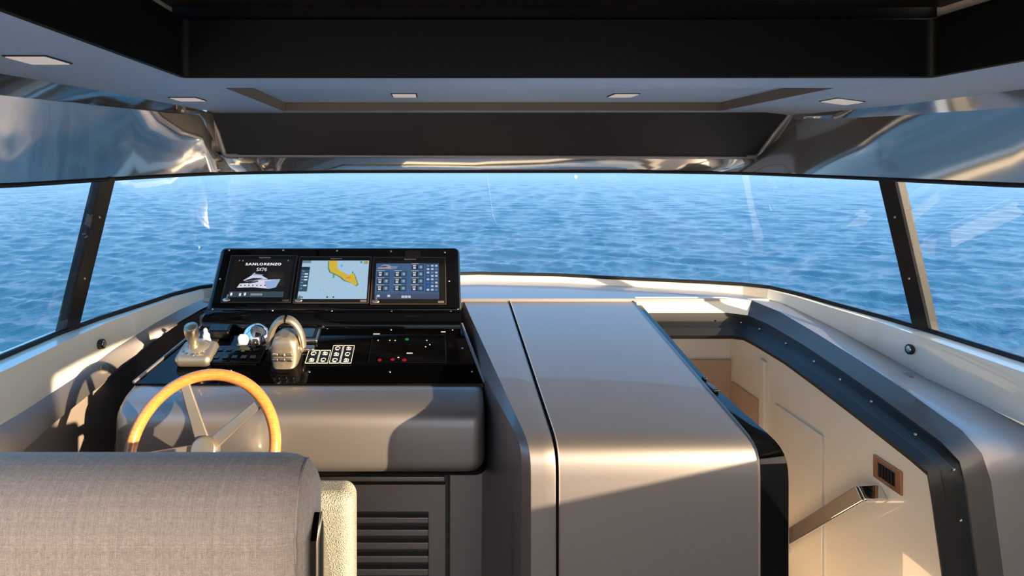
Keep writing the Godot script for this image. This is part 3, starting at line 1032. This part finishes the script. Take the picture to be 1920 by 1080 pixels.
func screen_image(n: int) -> Image:
	var im := Image.create(480, 300, false, Image.FORMAT_RGB8)
	var W := Color(.9, .92, .95)
	var rng := RandomNumberGenerator.new()
	rng.seed = 90 + n
	if n == 0:
		im.fill(Color(.085, .080, .075))
		yacht(im, .13, .34, .70, .44)
		rect(im, .02, .84, .90, .14, Color(.22, .28, .33))
		for q in [[.045, .87], [.19, .88], [.27, .87]]:
			rect(im, q[0], q[1], .035, .07, W)
		for i in 14:
			rect(im, .38 + i * .014, .89, .009, .05, Color(.65, .68, .7))
		for q in [[.07, .03], [.13, .03], [.90, .03]]:
			rect(im, q[0], q[1], .018, .035, Color(.6, .58, .6))
	elif n == 1:
		im.fill(Color(.64, .77, .86))
		for i in 420:
			var c := Color(.55, .68, .80).lerp(Color(.72, .82, .92), rng.randf())
			rect(im, rng.randf(), rng.randf(), .012, .014, c)
		for i in 60:
			rect(im, rng.randf_range(.6, .97), rng.randf_range(.05, .7), .02, .03, Color(.70, .76, .90))
		var land := [[.40, 0], [.52, 0], [.535, .23], [.60, .29], [.655, .34], [.68, .39], [.74, .37], [.78, .32], [.80, .40], [.85, .62], [.82, .66], [.74, .58], [.66, .52], [.60, .43], [.52, .36], [.44, .30], [.41, .2]]
		var c0 := Vector2(.62, .3)
		fill_poly(im, land.map(func(p): return [p[0] + (.018 if p[0] > c0.x - .1 + p[1] * .3 else -.018), p[1] + .02]), Color(.36, .55, .45))
		fill_poly(im, land, Color(.82, .70, .22))
		fill_poly(im, [[.66, .44], [.72, .43], [.76, .42], [.74, .47], [.68, .48]], Color(.82, .58, .16))
		rect(im, .475, .37, .03, .09, Color(.25, .62, .62)); rect(im, .76, .29, .02, .05, Color(.20, .52, .60)); rect(im, .58, .1, .03, .08, Color(.45, .66, .86))
		rect(im, .87, .02, .03, .05, Color(.2, .55, .62)); rect(im, .92, .02, .07, .07, Color(.60, .62, .3))
		rect(im, 0, 0, .13, .07, Color(.45, .52, .58)); rect(im, .0, .17, .125, .64, Color(.20, .32, .40)); rect(im, .0, .17, .125, .07, Color(.10, .17, .24))
		for i in 7:
			rect(im, .02, .27 + i * .075, .035, .025, Color(.45, .58, .66))
			if i % 2 == 1 or i == 2:
				rect(im, .06, .265 + i * .075, .05, .035, W)
		rect(im, 0, .93, .08, .05, Color(.4, .5, .56)); rect(im, .42, .93, .022, .04, Color(.16, .24, .3)); rect(im, .51, .93, .022, .04, Color(.16, .24, .3))
	else:
		im.fill(Color(.25, .37, .52))
		rect(im, 0, 0, 1, .05, Color(.06, .06, .07))
		yacht(im, .02, .06, .33, .15, .75)
		var cells := []
		for r in 3:
			for c in 3:
				cells.append([.03 + c * .27, .27 + r * .19])
		cells.append([.57, .08])
		for q in cells:
			rect(im, q[0] - .008, q[1] - .03, .12, .02, Color(.6, .65, .7))
			rect(im, q[0], q[1], .19, .14, Color(.12, .17, .24))
			rect(im, q[0] + .015, q[1] + .015, .055, .045, Color(.72, .70, .70)); rect(im, q[0] + .02, q[1] + .075, .045, .045, Color(.82, .82, .84))
			rect(im, q[0] + .10, q[1] + .02, .08, .10, Color(.28, .42, .52)); rect(im, q[0] + .13, q[1] + .035, .03, .07, Color(.55, .66, .76))
		rect(im, .79, .05, .21, .78, Color(.20, .30, .44))
		for r in 8:
			for c in 3:
				rect(im, .81 + c * .065, .09 + r * .092, .04, .05, Color(.12, .42, .76) if (c == 0 and r in [3, 5, 6]) else Color(.70, .76, .84) if (r + c) % 3 else Color(.42, .5, .6))
		rect(im, 0, .86, 1, .14, Color(.26, .31, .42))
		for q in [[.04, .89], [.2, .89], [.42, .91], [.47, .91], [.52, .91]]:
			rect(im, q[0], q[1], .045, .06, Color(.74, .78, .84))
	return im

func lettering(parent: Node, text: String, t: Transform3D, size: float, m: Material, wide := 1.0, bold := false, called := "lettering") -> void:
	var f := SystemFont.new()
	f.font_names = PackedStringArray(["Droid Sans"])
	if bold:
		f.font_weight = 700
	var tm := TextMesh.new()
	tm.text = text; tm.font = f; tm.font_size = 32; tm.pixel_size = size / 32.0; tm.depth = .0004
	tm.material = m
	var e := MeshInstance3D.new()
	e.mesh = tm; e.name = called
	parent.add_child(e, true)
	e.transform = t * Transform3D(Basis.from_scale(Vector3(wide, 1, 1)), Vector3.ZERO)

func face(w: float, h: float, z := 0.0) -> MB:
	var b := MB.new()
	b.P.append_array([Vector3(-w / 2, h / 2, z), Vector3(w / 2, h / 2, z), Vector3(w / 2, -h / 2, z), Vector3(-w / 2, -h / 2, z)])
	for i in 4:
		b.N.append(Vector3(0, 0, 1))
	b.U.append_array([Vector2(0, 0), Vector2(1, 0), Vector2(1, 1), Vector2(0, 1)])
	b.I.append_array([0, 1, 2, 0, 2, 3])
	return b

func instruments() -> void:
	var spec := [
		[[424, 480, 552, 569], [434, 487, 546, 560], "black chart display showing a white yacht, port of three"],
		[[556, 482, 694, 570], [563, 490, 690, 562], "black chart display showing a yellow coast chart, middle of three"],
		[[697, 483, 836, 572], [704, 492, 823, 562], "black chart display showing blue control tiles, starboard of three"]]
	for i in 3:
		var s: Array = spec[i]
		var ym: float = (s[0][1] + s[0][3]) / 2.0
		var a := spot(pod, s[0][0], ym); var c := spot(pod, s[0][2], ym)
		var t := spot(pod, s[0][0], s[0][1]).y; var l := spot(pod, s[0][0], s[0][3]).y
		var ctr := Vector2((a.x + c.x) / 2, (t + l) / 2)
		var w := c.x - a.x; var h := l - t
		var o := thing("chart_display", s[2], "display", pod.frame(ctr.x, ctr.y, 0), "chart displays on the helm")
		var b := MB.new()
		b.rbox(Vector3(w, h, .012), .004)
		put("bezel", b, M.black, o)
		b = MB.new()
		var e := .0018
		for q in [[-w / 2 + e, 0, e * 2, h - .004], [w / 2 - e, 0, e * 2, h - .004], [0, h / 2 - e, w - .004, e * 2], [0, -h / 2 + e, w - .004, e * 2]]:
			b.rbox(Vector3(q[2], q[3], .003), .001, Vector3(q[0], q[1], .0065), 2)
		put("edge", b, mat(Color(.36, .31, .29), .35, .6), o)
		var sy: float = (s[1][1] + s[1][3]) / 2.0
		var sa := spot(pod, s[1][0], sy); var sc := spot(pod, s[1][2], sy)
		var st := spot(pod, s[1][0], s[1][1]).y; var sl := spot(pod, s[1][0], s[1][3]).y
		var m := mat(Color(.01, .01, .01), .08)
		m.emission_enabled = true
		m.emission_texture = ImageTexture.create_from_image(screen_image(i))
		m.emission = Color.BLACK; m.emission_energy_multiplier = 0.25
		var sw := sc.x - sa.x; var sh := sl - st
		var scr := put("screen", face(sw, sh), m, o)
		scr.position = Vector3((sa.x + sc.x) / 2 - ctr.x, ctr.y - (st + sl) / 2, .0072)
		if i == 0:
			var white := glow(Color(.92, .92, .94), .75)
			lettering(scr, "SANLORENZO", Transform3D(Basis(), Vector3(.0, sh * .36, .0006)), .0155, white, 1.55, true)
			lettering(scr, "SX76", Transform3D(Basis(), Vector3(-.004, sh * .22, .0006)), .020, white, 1.05)
		lettering(o, "Raymarine", Transform3D(Basis(), Vector3(0.004, h / 2 - .011, .0064)), .0075, M.print, 1.3, true, "maker_lettering")
		# cover key at the lower corner and card door at the other
		b = MB.new()
		b.lathe([Vector2(0, .004), Vector2(.012, .003), Vector2(.016, 0), Vector2(.016, -.003)], 18, Vector3.ZERO, .55)
		b.tube([Vector3(.002, .002, -.006), Vector3(.003, .002, -.022)], .003, 6)
		var kb := put("knob", b, M.steel, o)
		kb.transform = Transform3D(Basis(Vector3.RIGHT, PI / 2), Vector3(-w / 2 + .022, -h / 2 + .013, .0075))
		b = MB.new()
		b.rbox(Vector3(.026, .009, .003), .001, Vector3(w / 2 - .022, -h / 2 + .011, .0065))
		put("card_door", b, mat(Color(.45, .42, .40), .4, .5), o)
	# --- joystick, port end of the dash
	var p := spot(dash, 361, 690)
	var o := thing("docking_joystick", "silver joystick with buttons at the port end of the dash", "joystick", Transform3D(Basis(), dash.at(p.x, p.y)), "hand controls on the dash")
	o.basis = Basis(dash.u, dash.n, dash.u.cross(dash.n))
	var b := MB.new()
	b.rbox(Vector3(.135, .05, .12), .024, Vector3(0, .022, -.055), 5)
	b.lathe([Vector2(0, .066), Vector2(.022, .064), Vector2(.040, .056), Vector2(.052, .044)], 28, Vector3(-.004, 0, -.065), .95)
	put("base", b, M.satin, o)
	b = MB.new()
	b.lathe([Vector2(.020, .055), Vector2(.016, .075), Vector2(.018, .085), Vector2(.025, .10), Vector2(.026, .135), Vector2(.022, .148), Vector2(.0, .152)].map(func(q): return q), 18, Vector3(-.006, 0, -.05))
	put("stick", b, M.satin, o)
	for k in 5:
		b = MB.new()
		var a := lerpf(-.9, .9, k / 4.0)
		b.rbox(Vector3(.013, .006, .011), .002)
		var e := put("button", b, M.steel, o)
		e.transform = Transform3D(Basis(Vector3.RIGHT, .35), Vector3(sin(a) * .050, .046, -.058 + cos(a) * .042))
	# --- small white joystick on a plate
	p = spot(dash, 387, 650)
	o = thing("thruster_joystick", "small ivory stick on a square steel plate", "joystick", Transform3D(Basis(dash.u, dash.n, dash.u.cross(dash.n)), dash.at(p.x, p.y)), "hand controls on the dash")
	b = MB.new()
	b.rbox(Vector3(.072, .008, .06), .003, Vector3(0, .004, -.01))
	put("plate", b, M.steel, o)
	b = MB.new()
	b.lathe([Vector2(.018, .008), Vector2(.016, .014), Vector2(.013, .03), Vector2(.014, .045), Vector2(.008, .055), Vector2(.008, .068), Vector2(.006, .074), Vector2(0, .075)], 16, Vector3(.0, 0, -.012))
	put("stick", b, M.white, o)
	# --- small display behind
	p = spot(dash, 411, 634)
	o = thing("pilot_head", "small black control head with a sloping blue-tinged face", "control", Transform3D(Basis(dash.u, dash.n, dash.u.cross(dash.n)), dash.at(p.x, p.y)), "instruments set on the dash")
	b = MB.new()
	b.rbox(Vector3(.085, .035, .06), .006, Vector3(0, .017, -.02))
	put("body", b, M.black, o)
	b = MB.new()
	b.rbox(Vector3(.07, .003, .042), .001, Vector3(0, .0355, -.02))
	put("face", b, M.black_gloss, o)
	# --- compass
	p = spot(dash, 480, 646)
	o = thing("compass", "domed ship's compass with chrome hood behind the throttle", "compass", Transform3D(Basis(dash.u, dash.n, dash.u.cross(dash.n)), dash.at(p.x, p.y)), "instruments set on the dash")
	b = MB.new()
	b.lathe([Vector2(0, .0), Vector2(.078, .0), Vector2(.078, .006), Vector2(.066, .014), Vector2(.058, .016)], 30, Vector3(0, .0, -.02))
	put("base_ring", b, M.steel, o)
	b = MB.new()
	var dome := []
	for k in 9:
		var a := PI / 2 * k / 8.0
		dome.append(Vector2(cos(a) * .058, .014 + sin(a) * .062))
	b.lathe(dome, 30, Vector3(0, 0, -.02))
	put("dome", b, M.chrome, o)
	b = MB.new()
	b.rbox(Vector3(.05, .04, .03), .012, Vector3(-.035, .036, .018))
	put("hood", b, M.white, o)
	for k in 4:
		b = MB.new()
		b.rbox(Vector3(.010, .004, .008), .001, Vector3(-.06 + k * .018, .003, .062))
		put("key", b, M.steel, o)
	# --- glass tablet lying on the dash
	var pa := spot(dash, 392, 688); var pb := spot(dash, 500, 656)
	o = thing("touch_panel", "thin black glass touch panel lying before the compass", "panel", Transform3D(Basis(dash.u, dash.n, dash.u.cross(dash.n)), dash.at((spot(dash, 394, 672).x + spot(dash, 495, 672).x) / 2, (pa.y + pb.y) / 2)), "instruments set on the dash")
	b = MB.new()
	b.rbox(Vector3(.19, .010, pa.y - pb.y), .003, Vector3(.004, .016, 0))
	put("glass", b, M.black_gloss, o)
	b = MB.new()
	b.rbox(Vector3(.16, .014, (pa.y - pb.y) * .8), .003, Vector3(0, .006, 0))
	put("foot", b, M.black, o)
	for r in 2:
		for k in 5:
			b = MB.new()
			b.rbox(Vector3(.020, .0008, .016), .0003, Vector3(-.068 + k * .034, .0242, -.022 + r * .045), 1)
			put("key", b, mat(Color(.09, .09, .09), .3), o)
	# --- throttle
	p = spot(dash, 532, 690)
	o = thing("throttle_control", "satin silver twin-lever throttle with arched handles", "throttle", Transform3D(Basis(dash.u, dash.n, dash.u.cross(dash.n)), dash.at(p.x, p.y)), "hand controls on the dash")
	b = MB.new()
	var pr := [Vector3(.048, .0, 0), Vector3(.052, .012, 0), Vector3(.053, .04, 0), Vector3(.050, .07, 0), Vector3(.044, .088, 0), Vector3(.032, .099, 0), Vector3(.016, .105, 0)]
	var gg := []
	for k in pr.size():
		var row := []
		for j in 28:
			var a := -TAU * j / 28
			var sx := signf(cos(a)) * pow(absf(cos(a)), .55); var sz := signf(sin(a)) * pow(absf(sin(a)), .55)
			row.append(Vector3(sx * pr[k].x, pr[k].y, -.055 + sz * lerpf(.062, .03, k / 6.0) - k * .002))
		gg.append(row)
	b.grid(gg, true)
	b.fan(gg[6], Vector3(0, .106, -.067), true)
	put("body", b, M.satin, o)
	for r in 2:
		for k in 3:
			b = MB.new()
			b.rbox(Vector3(.020, .011, .008), .003)
			var e := put("button", b, M.steel, o)
			e.position = Vector3(-.026 + k * .026, .058 - r * .019, .0065 - (1 - r) * .004)
	for s: float in [-1.0, 1.0]:
		b = MB.new()
		b.lathe([Vector2(0, .008), Vector2(.016, .007), Vector2(.02, .002), Vector2(.02, -.006)], 18)
		var e := put("pivot", b, M.satin, o)
		e.transform = Transform3D(Basis(Vector3.FORWARD, s * PI / 2), Vector3(s * .056, .045, -.06))
		b = MB.new()
		var path := []
		for k in 13:
			var a := lerpf(0.0, 1.0, k / 12.0)
			var ang := a * PI / 2 * .97
			path.append(Vector3(s * .060 * cos(ang) + s * .002, .05 + sin(ang) * .105, -.06 - sin(ang) * .02))
		b.tube(path, .0125, 12, false, 1.5, Vector3(0, 0, 1))
		put("lever", b, M.satin, o)
	# --- small display with silver frame behind the throttle
	pa = spot(dash, 528, 645); pb = spot(dash, 600, 619)
	o = thing("engine_display", "small tilted display with silver frame behind the throttle", "display", Transform3D(Basis(dash.u, dash.n, dash.u.cross(dash.n)), dash.at(spot(dash, 562, 632).x, (pa.y + pb.y) / 2)), "instruments set on the dash")
	b = MB.new()
	b.rbox(Vector3(.155, .016, (pa.y - pb.y)), .004, Vector3(0, .008, 0))
	put("frame", b, M.steel, o)
	b = MB.new()
	b.rbox(Vector3(.140, .003, (pa.y - pb.y) - .02), .001, Vector3(0, .0165, -.003))
	put("bezel", b, M.black, o)
	var scr := put("screen", face(.105, (pa.y - pb.y) - .035), glow(Color(.22, .33, .38), .5), o)
	scr.transform = Transform3D(Basis(Vector3.RIGHT, -PI / 2), Vector3(.004, .0185, -.003))
	b = MB.new()
	b.rbox(Vector3(.05, .016, .03), .006, Vector3(.05, .008, .085))
	put("key_block", b, M.steel, o)
	# --- switch keypads with white icons
	var cols := [[568, 590, 2], [591, 611, 2], [613, 633, 3], [634, 655, 3]]
	for i in 4:
		var cdef: Array = cols[i]
		var top := 659 if cdef[2] == 2 else 650
		pa = spot(dash, cdef[0], 683); pb = spot(dash, cdef[1] + 4, top)
		var hgt := pa.y - pb.y
		var wid := spot(dash, cdef[1], 683).x - pa.x - .002
		o = thing("switch_keypad", ["two-key", "two-key", "three-key", "three-key"][i] + " black rocker switch column with white outline, " + ["first", "second", "third", "fourth"][i] + " from the throttle", "switch", Transform3D(Basis(dash.u, dash.n, dash.u.cross(dash.n)), dash.at(pa.x + wid / 2 + .008, (pa.y + pb.y) / 2)), "rocker switches on the dash")
		b = MB.new()
		b.rbox(Vector3(wid, .006, hgt), .0015, Vector3(0, .002, 0))
		put("body", b, M.black, o)
		b = MB.new()
		for q in [[-wid / 2, 0, .0018, hgt], [wid / 2, 0, .0018, hgt], [0, -hgt / 2, wid, .003], [0, hgt / 2, wid, .003]]:
			b.rbox(Vector3(q[2], .001, q[3]), .0003, Vector3(q[0], .0054, q[1]), 1)
		put("outline", b, M.print, o)
		for k: int in int(cdef[2]):
			var ic := MB.new()
			var kk: int = i * 3 + k
			if kk % 2 == 0:
				ic.tube([Vector3(-.008, 0, .006), Vector3(-.008, 0, -.006), Vector3(.0, 0, -.01), Vector3(.008, 0, -.006), Vector3(.008, 0, .002)], .0016, 5)
				ic.rbox(Vector3(.012, .001, .006), .0003, Vector3(0, 0, .008), 1)
			else:
				ic.tube([Vector3(-.008, 0, .008), Vector3(.008, 0, .008), Vector3(.008, 0, -.004), Vector3(-.004, 0, -.009), Vector3(-.008, 0, .0)], .0016, 5)
				ic.rbox(Vector3(.006, .001, .007), .0003, Vector3(.0, 0, .0), 1)
			var e := put("icon", ic, M.print, o)
			e.position = Vector3(0, .0055, -hgt / 2 + hgt * (k + .5) / cdef[2])
	# --- control panel at starboard end
	pa = spot(dash, 688, 681); pb = spot(dash, 840, 628)
	var hgt := pa.y - pb.y
	var cx := spot(dash, 765, 655).x
	o = thing("alarm_panel", "wide black glass alarm panel with red and green lamps", "panel", Transform3D(Basis(dash.u, dash.n, dash.u.cross(dash.n)), dash.at(cx, (pa.y + pb.y) / 2)), "instruments set on the dash")
	b = MB.new()
	b.rbox(Vector3(.29, .006, hgt), .002, Vector3(0, .001, 0))
	put("body", b, M.black_gloss, o)
	var lamp := func(px: float, py: float, c: Color, e: float, w: float, called: String) -> void:
		var s := spot(dash, px, py)
		var mb := MB.new()
		mb.rbox(Vector3(w, .002, .008), .0008, Vector3(s.x - cx, .0045, s.y - (pa.y + pb.y) / 2), 2)
		mb.rbox(Vector3(w * .45, .002, .014), .0008, Vector3(s.x - cx + w * .05, .0046, s.y - (pa.y + pb.y) / 2), 2)
		put(called, mb, glow(c, e), o)
	lamp.call(712, 677, Color(.75, .06, .12), .5, .014, "red_lamp"); lamp.call(736, 676, Color(.75, .06, .12), .5, .014, "red_lamp"); lamp.call(758, 677, Color(.75, .06, .12), .5, .016, "red_lamp")
	lamp.call(763, 638, Color(.1, .6, .2), .45, .014, "green_lamp")
	for q in [[706, 628, .026], [768, 664, .022], [831, 624, .018], [747, 672, .006], [709, 640, .004], [731, 640, .004], [741, 640, .004], [800, 640, .004], [806, 648, .004], [798, 652, .004]]:
		var s := spot(dash, q[0], q[1])
		b = MB.new()
		b.rbox(Vector3(q[2], .0008, .005), .0003, Vector3(s.x - cx, .0046, s.y - (pa.y + pb.y) / 2), 1)
		put("legend", b, M.print, o)

# ---------------------------------------------------------------- wheel
func wheel() -> void:
	var at := v(-.645, 1.65, -.79)
	var n := Vector3(.0, .42, .9).normalized()
	var x := Vector3.RIGHT
	var o := thing("steering_wheel", "wooden rimmed steering wheel with satin metal spokes", "wheel", Transform3D(Basis(x, n.cross(x), n), at))
	var R := .203
	var b := MB.new()
	var path := []
	for i in 72:
		path.append(Vector3(cos(TAU * i / 72), sin(TAU * i / 72), 0) * R)
	b.tube(path, .0165, 14, true, 1.15, Vector3(0, 0, 1))
	put("rim", b, M.wood, o)
	for a in [115, 41, -31, -103, 187]:
		var t := deg_to_rad(a)
		b = MB.new()
		var d := Vector3(cos(t), sin(t), 0); var s := Vector3(-sin(t), cos(t), 0); var z := Vector3(0, 0, 1)
		var rows := []
		for k in [[.03, .019, -.02], [.10, .0165, -.012], [R - .012, .0135, -.002]]:
			var c: Vector3 = d * k[0] + z * k[2]
			rows.append([c - s * k[1] - z * .004, c - s * k[1] + z * .002, c - s * (k[1] - .003) + z * .005, c + s * (k[1] - .003) + z * .005, c + s * k[1] + z * .002, c + s * k[1] - z * .004])
		for i in 2:
			for j in 6:
				b.quad(rows[i][j], rows[i + 1][j], rows[i + 1][(j + 1) % 6], rows[i][(j + 1) % 6])
		put("spoke", b, M.satin, o)
	b = MB.new()
	b.lathe([Vector2(0, .012), Vector2(.03, .011), Vector2(.036, .007), Vector2(.038, .0), Vector2(.038, -.03), Vector2(.03, -.035), Vector2(0, -.036)], 30)
	var hub := put("hub", b, M.satin, o)
	hub.transform = Transform3D(Basis(Vector3.RIGHT, PI / 2), Vector3(0, 0, -.008))
	b = MB.new()
	b.lathe([Vector2(0.028, -.02), Vector2(.03, -.10), Vector2(.036, -.14), Vector2(.05, -.18), Vector2(.062, -.215), Vector2(.066, -.235), Vector2(.066, -.30)], 30)
	var col := put("column", b, M.steel, o)
	col.transform = Transform3D(Basis(Vector3.RIGHT, PI / 2 - .43), Vector3(0, 0, -.01))
	b = MB.new()
	b.lathe([Vector2(0.066, -.238), Vector2(.078, -.238), Vector2(.082, -.248), Vector2(.082, -.30)], 30)
	var ring := put("collar", b, M.black_gloss, o)
	ring.transform = Transform3D(Basis(Vector3.RIGHT, PI / 2 - .43), Vector3(0, 0, -.01))

# ---------------------------------------------------------------- helm seat
func seat() -> void:
	var o := thing("helm_chair", "helm seat with high pinkish grey linen back", "seat", Transform3D(Basis(), v(-.65, 1.2, -1.75)))
	var b := MB.new()
	# backrest: an upright slab with a full round top, leaning a little
	var x0 := -1.10; var x1 := -.196
	var prof := [[.985, -1.361], [.965, -1.111], [.945, -0.861], [.935, -0.691], [.932, -0.611], [.935, -0.576], [.945, -0.543], [.963, -0.518], [.988, -0.503], [1.015, -0.498], [1.045, -0.503], [1.068, -0.519], [1.082, -0.546], [1.09, -0.581], [1.10, -0.691], [1.12, -0.861], [1.13, -1.111], [1.13, -1.361]]
	var cen := Vector2(1.015, -.60)
	var cols := [[0.0, .062], [.003, .040], [.011, .023], [.024, .010], [.042, .003], [.065, 0.0]]
	var g := []
	for p in prof:
		var row := []
		var q := Vector2(p[0], p[1])
		var into := (Vector2(1.02, minf(p[1], -.60)) - q).normalized()
		for c in cols:
			var m: Vector2 = q + into * c[1]
			row.append(v(x0 + c[0], m.x, m.y))
		for k in 3:
			row.append(v(lerpf(x0 + .12, x1 - .12, k / 2.0), q.x, q.y))
		for i in range(cols.size() - 1, -1, -1):
			var m: Vector2 = q + into * cols[i][1]
			row.append(v(x1 - cols[i][0], m.x, m.y))
		g.append(row)
	b.grid(g)
	for e in [0, g[0].size() - 1]:
		var poly := []
		for row in g:
			poly.append(row[e])
		b.prism(poly, Vector3(.002 if e == 0 else -.002, 0, 0))
	var bk := put("backrest", b, M.linen, o)
	bk.position = -o.position
	# piping round the end
	b = MB.new()
	var line := []
	for row in g:
		line.append(row[g[0].size() - 4] + Vector3(.001, 0, 0))
	b.tube(line, .0025, 5)
	var pp := put("piping", b, M.linen, bk)
	pp.position = Vector3.ZERO
	# bracket between back and cushion
	b = MB.new()
	b.prism([v(-.198, .985, -.575), v(-.198, .955, -.605), v(-.198, .955, -1.3), v(-.198, 1.16, -1.3), v(-.198, 1.088, -.76), v(-.198, 1.02, -.63)], Vector3(.012, 0, 0))
	var bb := put("bracket", b, M.black_gloss, o)
	bb.position = -o.position
	b = MB.new()
	b.tube([v(-.186, .985, -.575), v(-.186, .955, -.605), v(-.186, .955, -1.3)], .003, 6)
	var bt := put("bracket_edge", b, M.steel, o)
	bt.position = -o.position
	# arm cushion and seat base
	b = MB.new()
	b.rbox(Vector3(.24, .80, .085), .028, v(-.275, 1.192, -1.042), 4)
	var ac := put("arm_cushion", b, M.terry, o)
	ac.position = -o.position
	b = MB.new()
	b.rbox(Vector3(.66, .16, .30), .05, v(-.72, 1.30, -1.06), 4)
	var sc := put("seat_cushion", b, M.terry, o)
	sc.position = -o.position
	b = MB.new()
	b.rbox(Vector3(.86, .10, .5), .02, v(-.65, 1.24, -1.20))
	b.rbox(Vector3(.5, .54, .34), .03, v(-.65, 1.24, -1.48))
	var bs := put("pedestal", b, M.paint_dark, o)
	bs.position = -o.position

# ---------------------------------------------------------------- small things
func small_things() -> void:
	var lights := [[-.909, 1.355, .255, "square ceiling spotlight nearest the port ceiling edge"], [-.878, 2.11, .255, "square ceiling spotlight at the port front corner of the ceiling"], [-.107, 2.27, .289, "square spotlight in the recessed ceiling panel, port one"], [.74, 2.27, .289, "square spotlight in the recessed ceiling panel, starboard one"], [1.46, 2.09, .2445, "square ceiling spotlight beside the starboard lining"]]
	for q in lights:
		var o := thing("ceiling_spotlight", q[3], "spotlight", Transform3D(Basis(Vector3.FORWARD, .13 if q[0] > 1.4 else 0.0), v(q[0], q[1], q[2])), "ceiling spotlights")
		var b := MB.new()
		b.rbox(Vector3(.10, .006, .10), .002)
		put("frame", b, M.black, o)
		b = MB.new()
		b.rbox(Vector3(.09, .006, .09), .002, Vector3(0, -.002, 0))
		put("lens", b, M.lens, o)
	# far boat near the horizon
	var o := thing("distant_boat", "tiny white boat far off near the horizon", "boat", Transform3D(Basis(Vector3.UP, .5), Vector3((1078 - CX) / F * 480, -4.3, -480)))
	var b := MB.new()
	b.prism([Vector3(-1.6, 0, 0), Vector3(1.3, 0, 0), Vector3(2.0, .8, 0), Vector3(-1.7, .7, 0)], Vector3(0, 0, 1.0))
	put("hull", b, M.white, o)
	b = MB.new()
	b.rbox(Vector3(1.3, .9, .8), .2, Vector3(-.2, 1.1, .5))
	put("cabin", b, M.white, o)
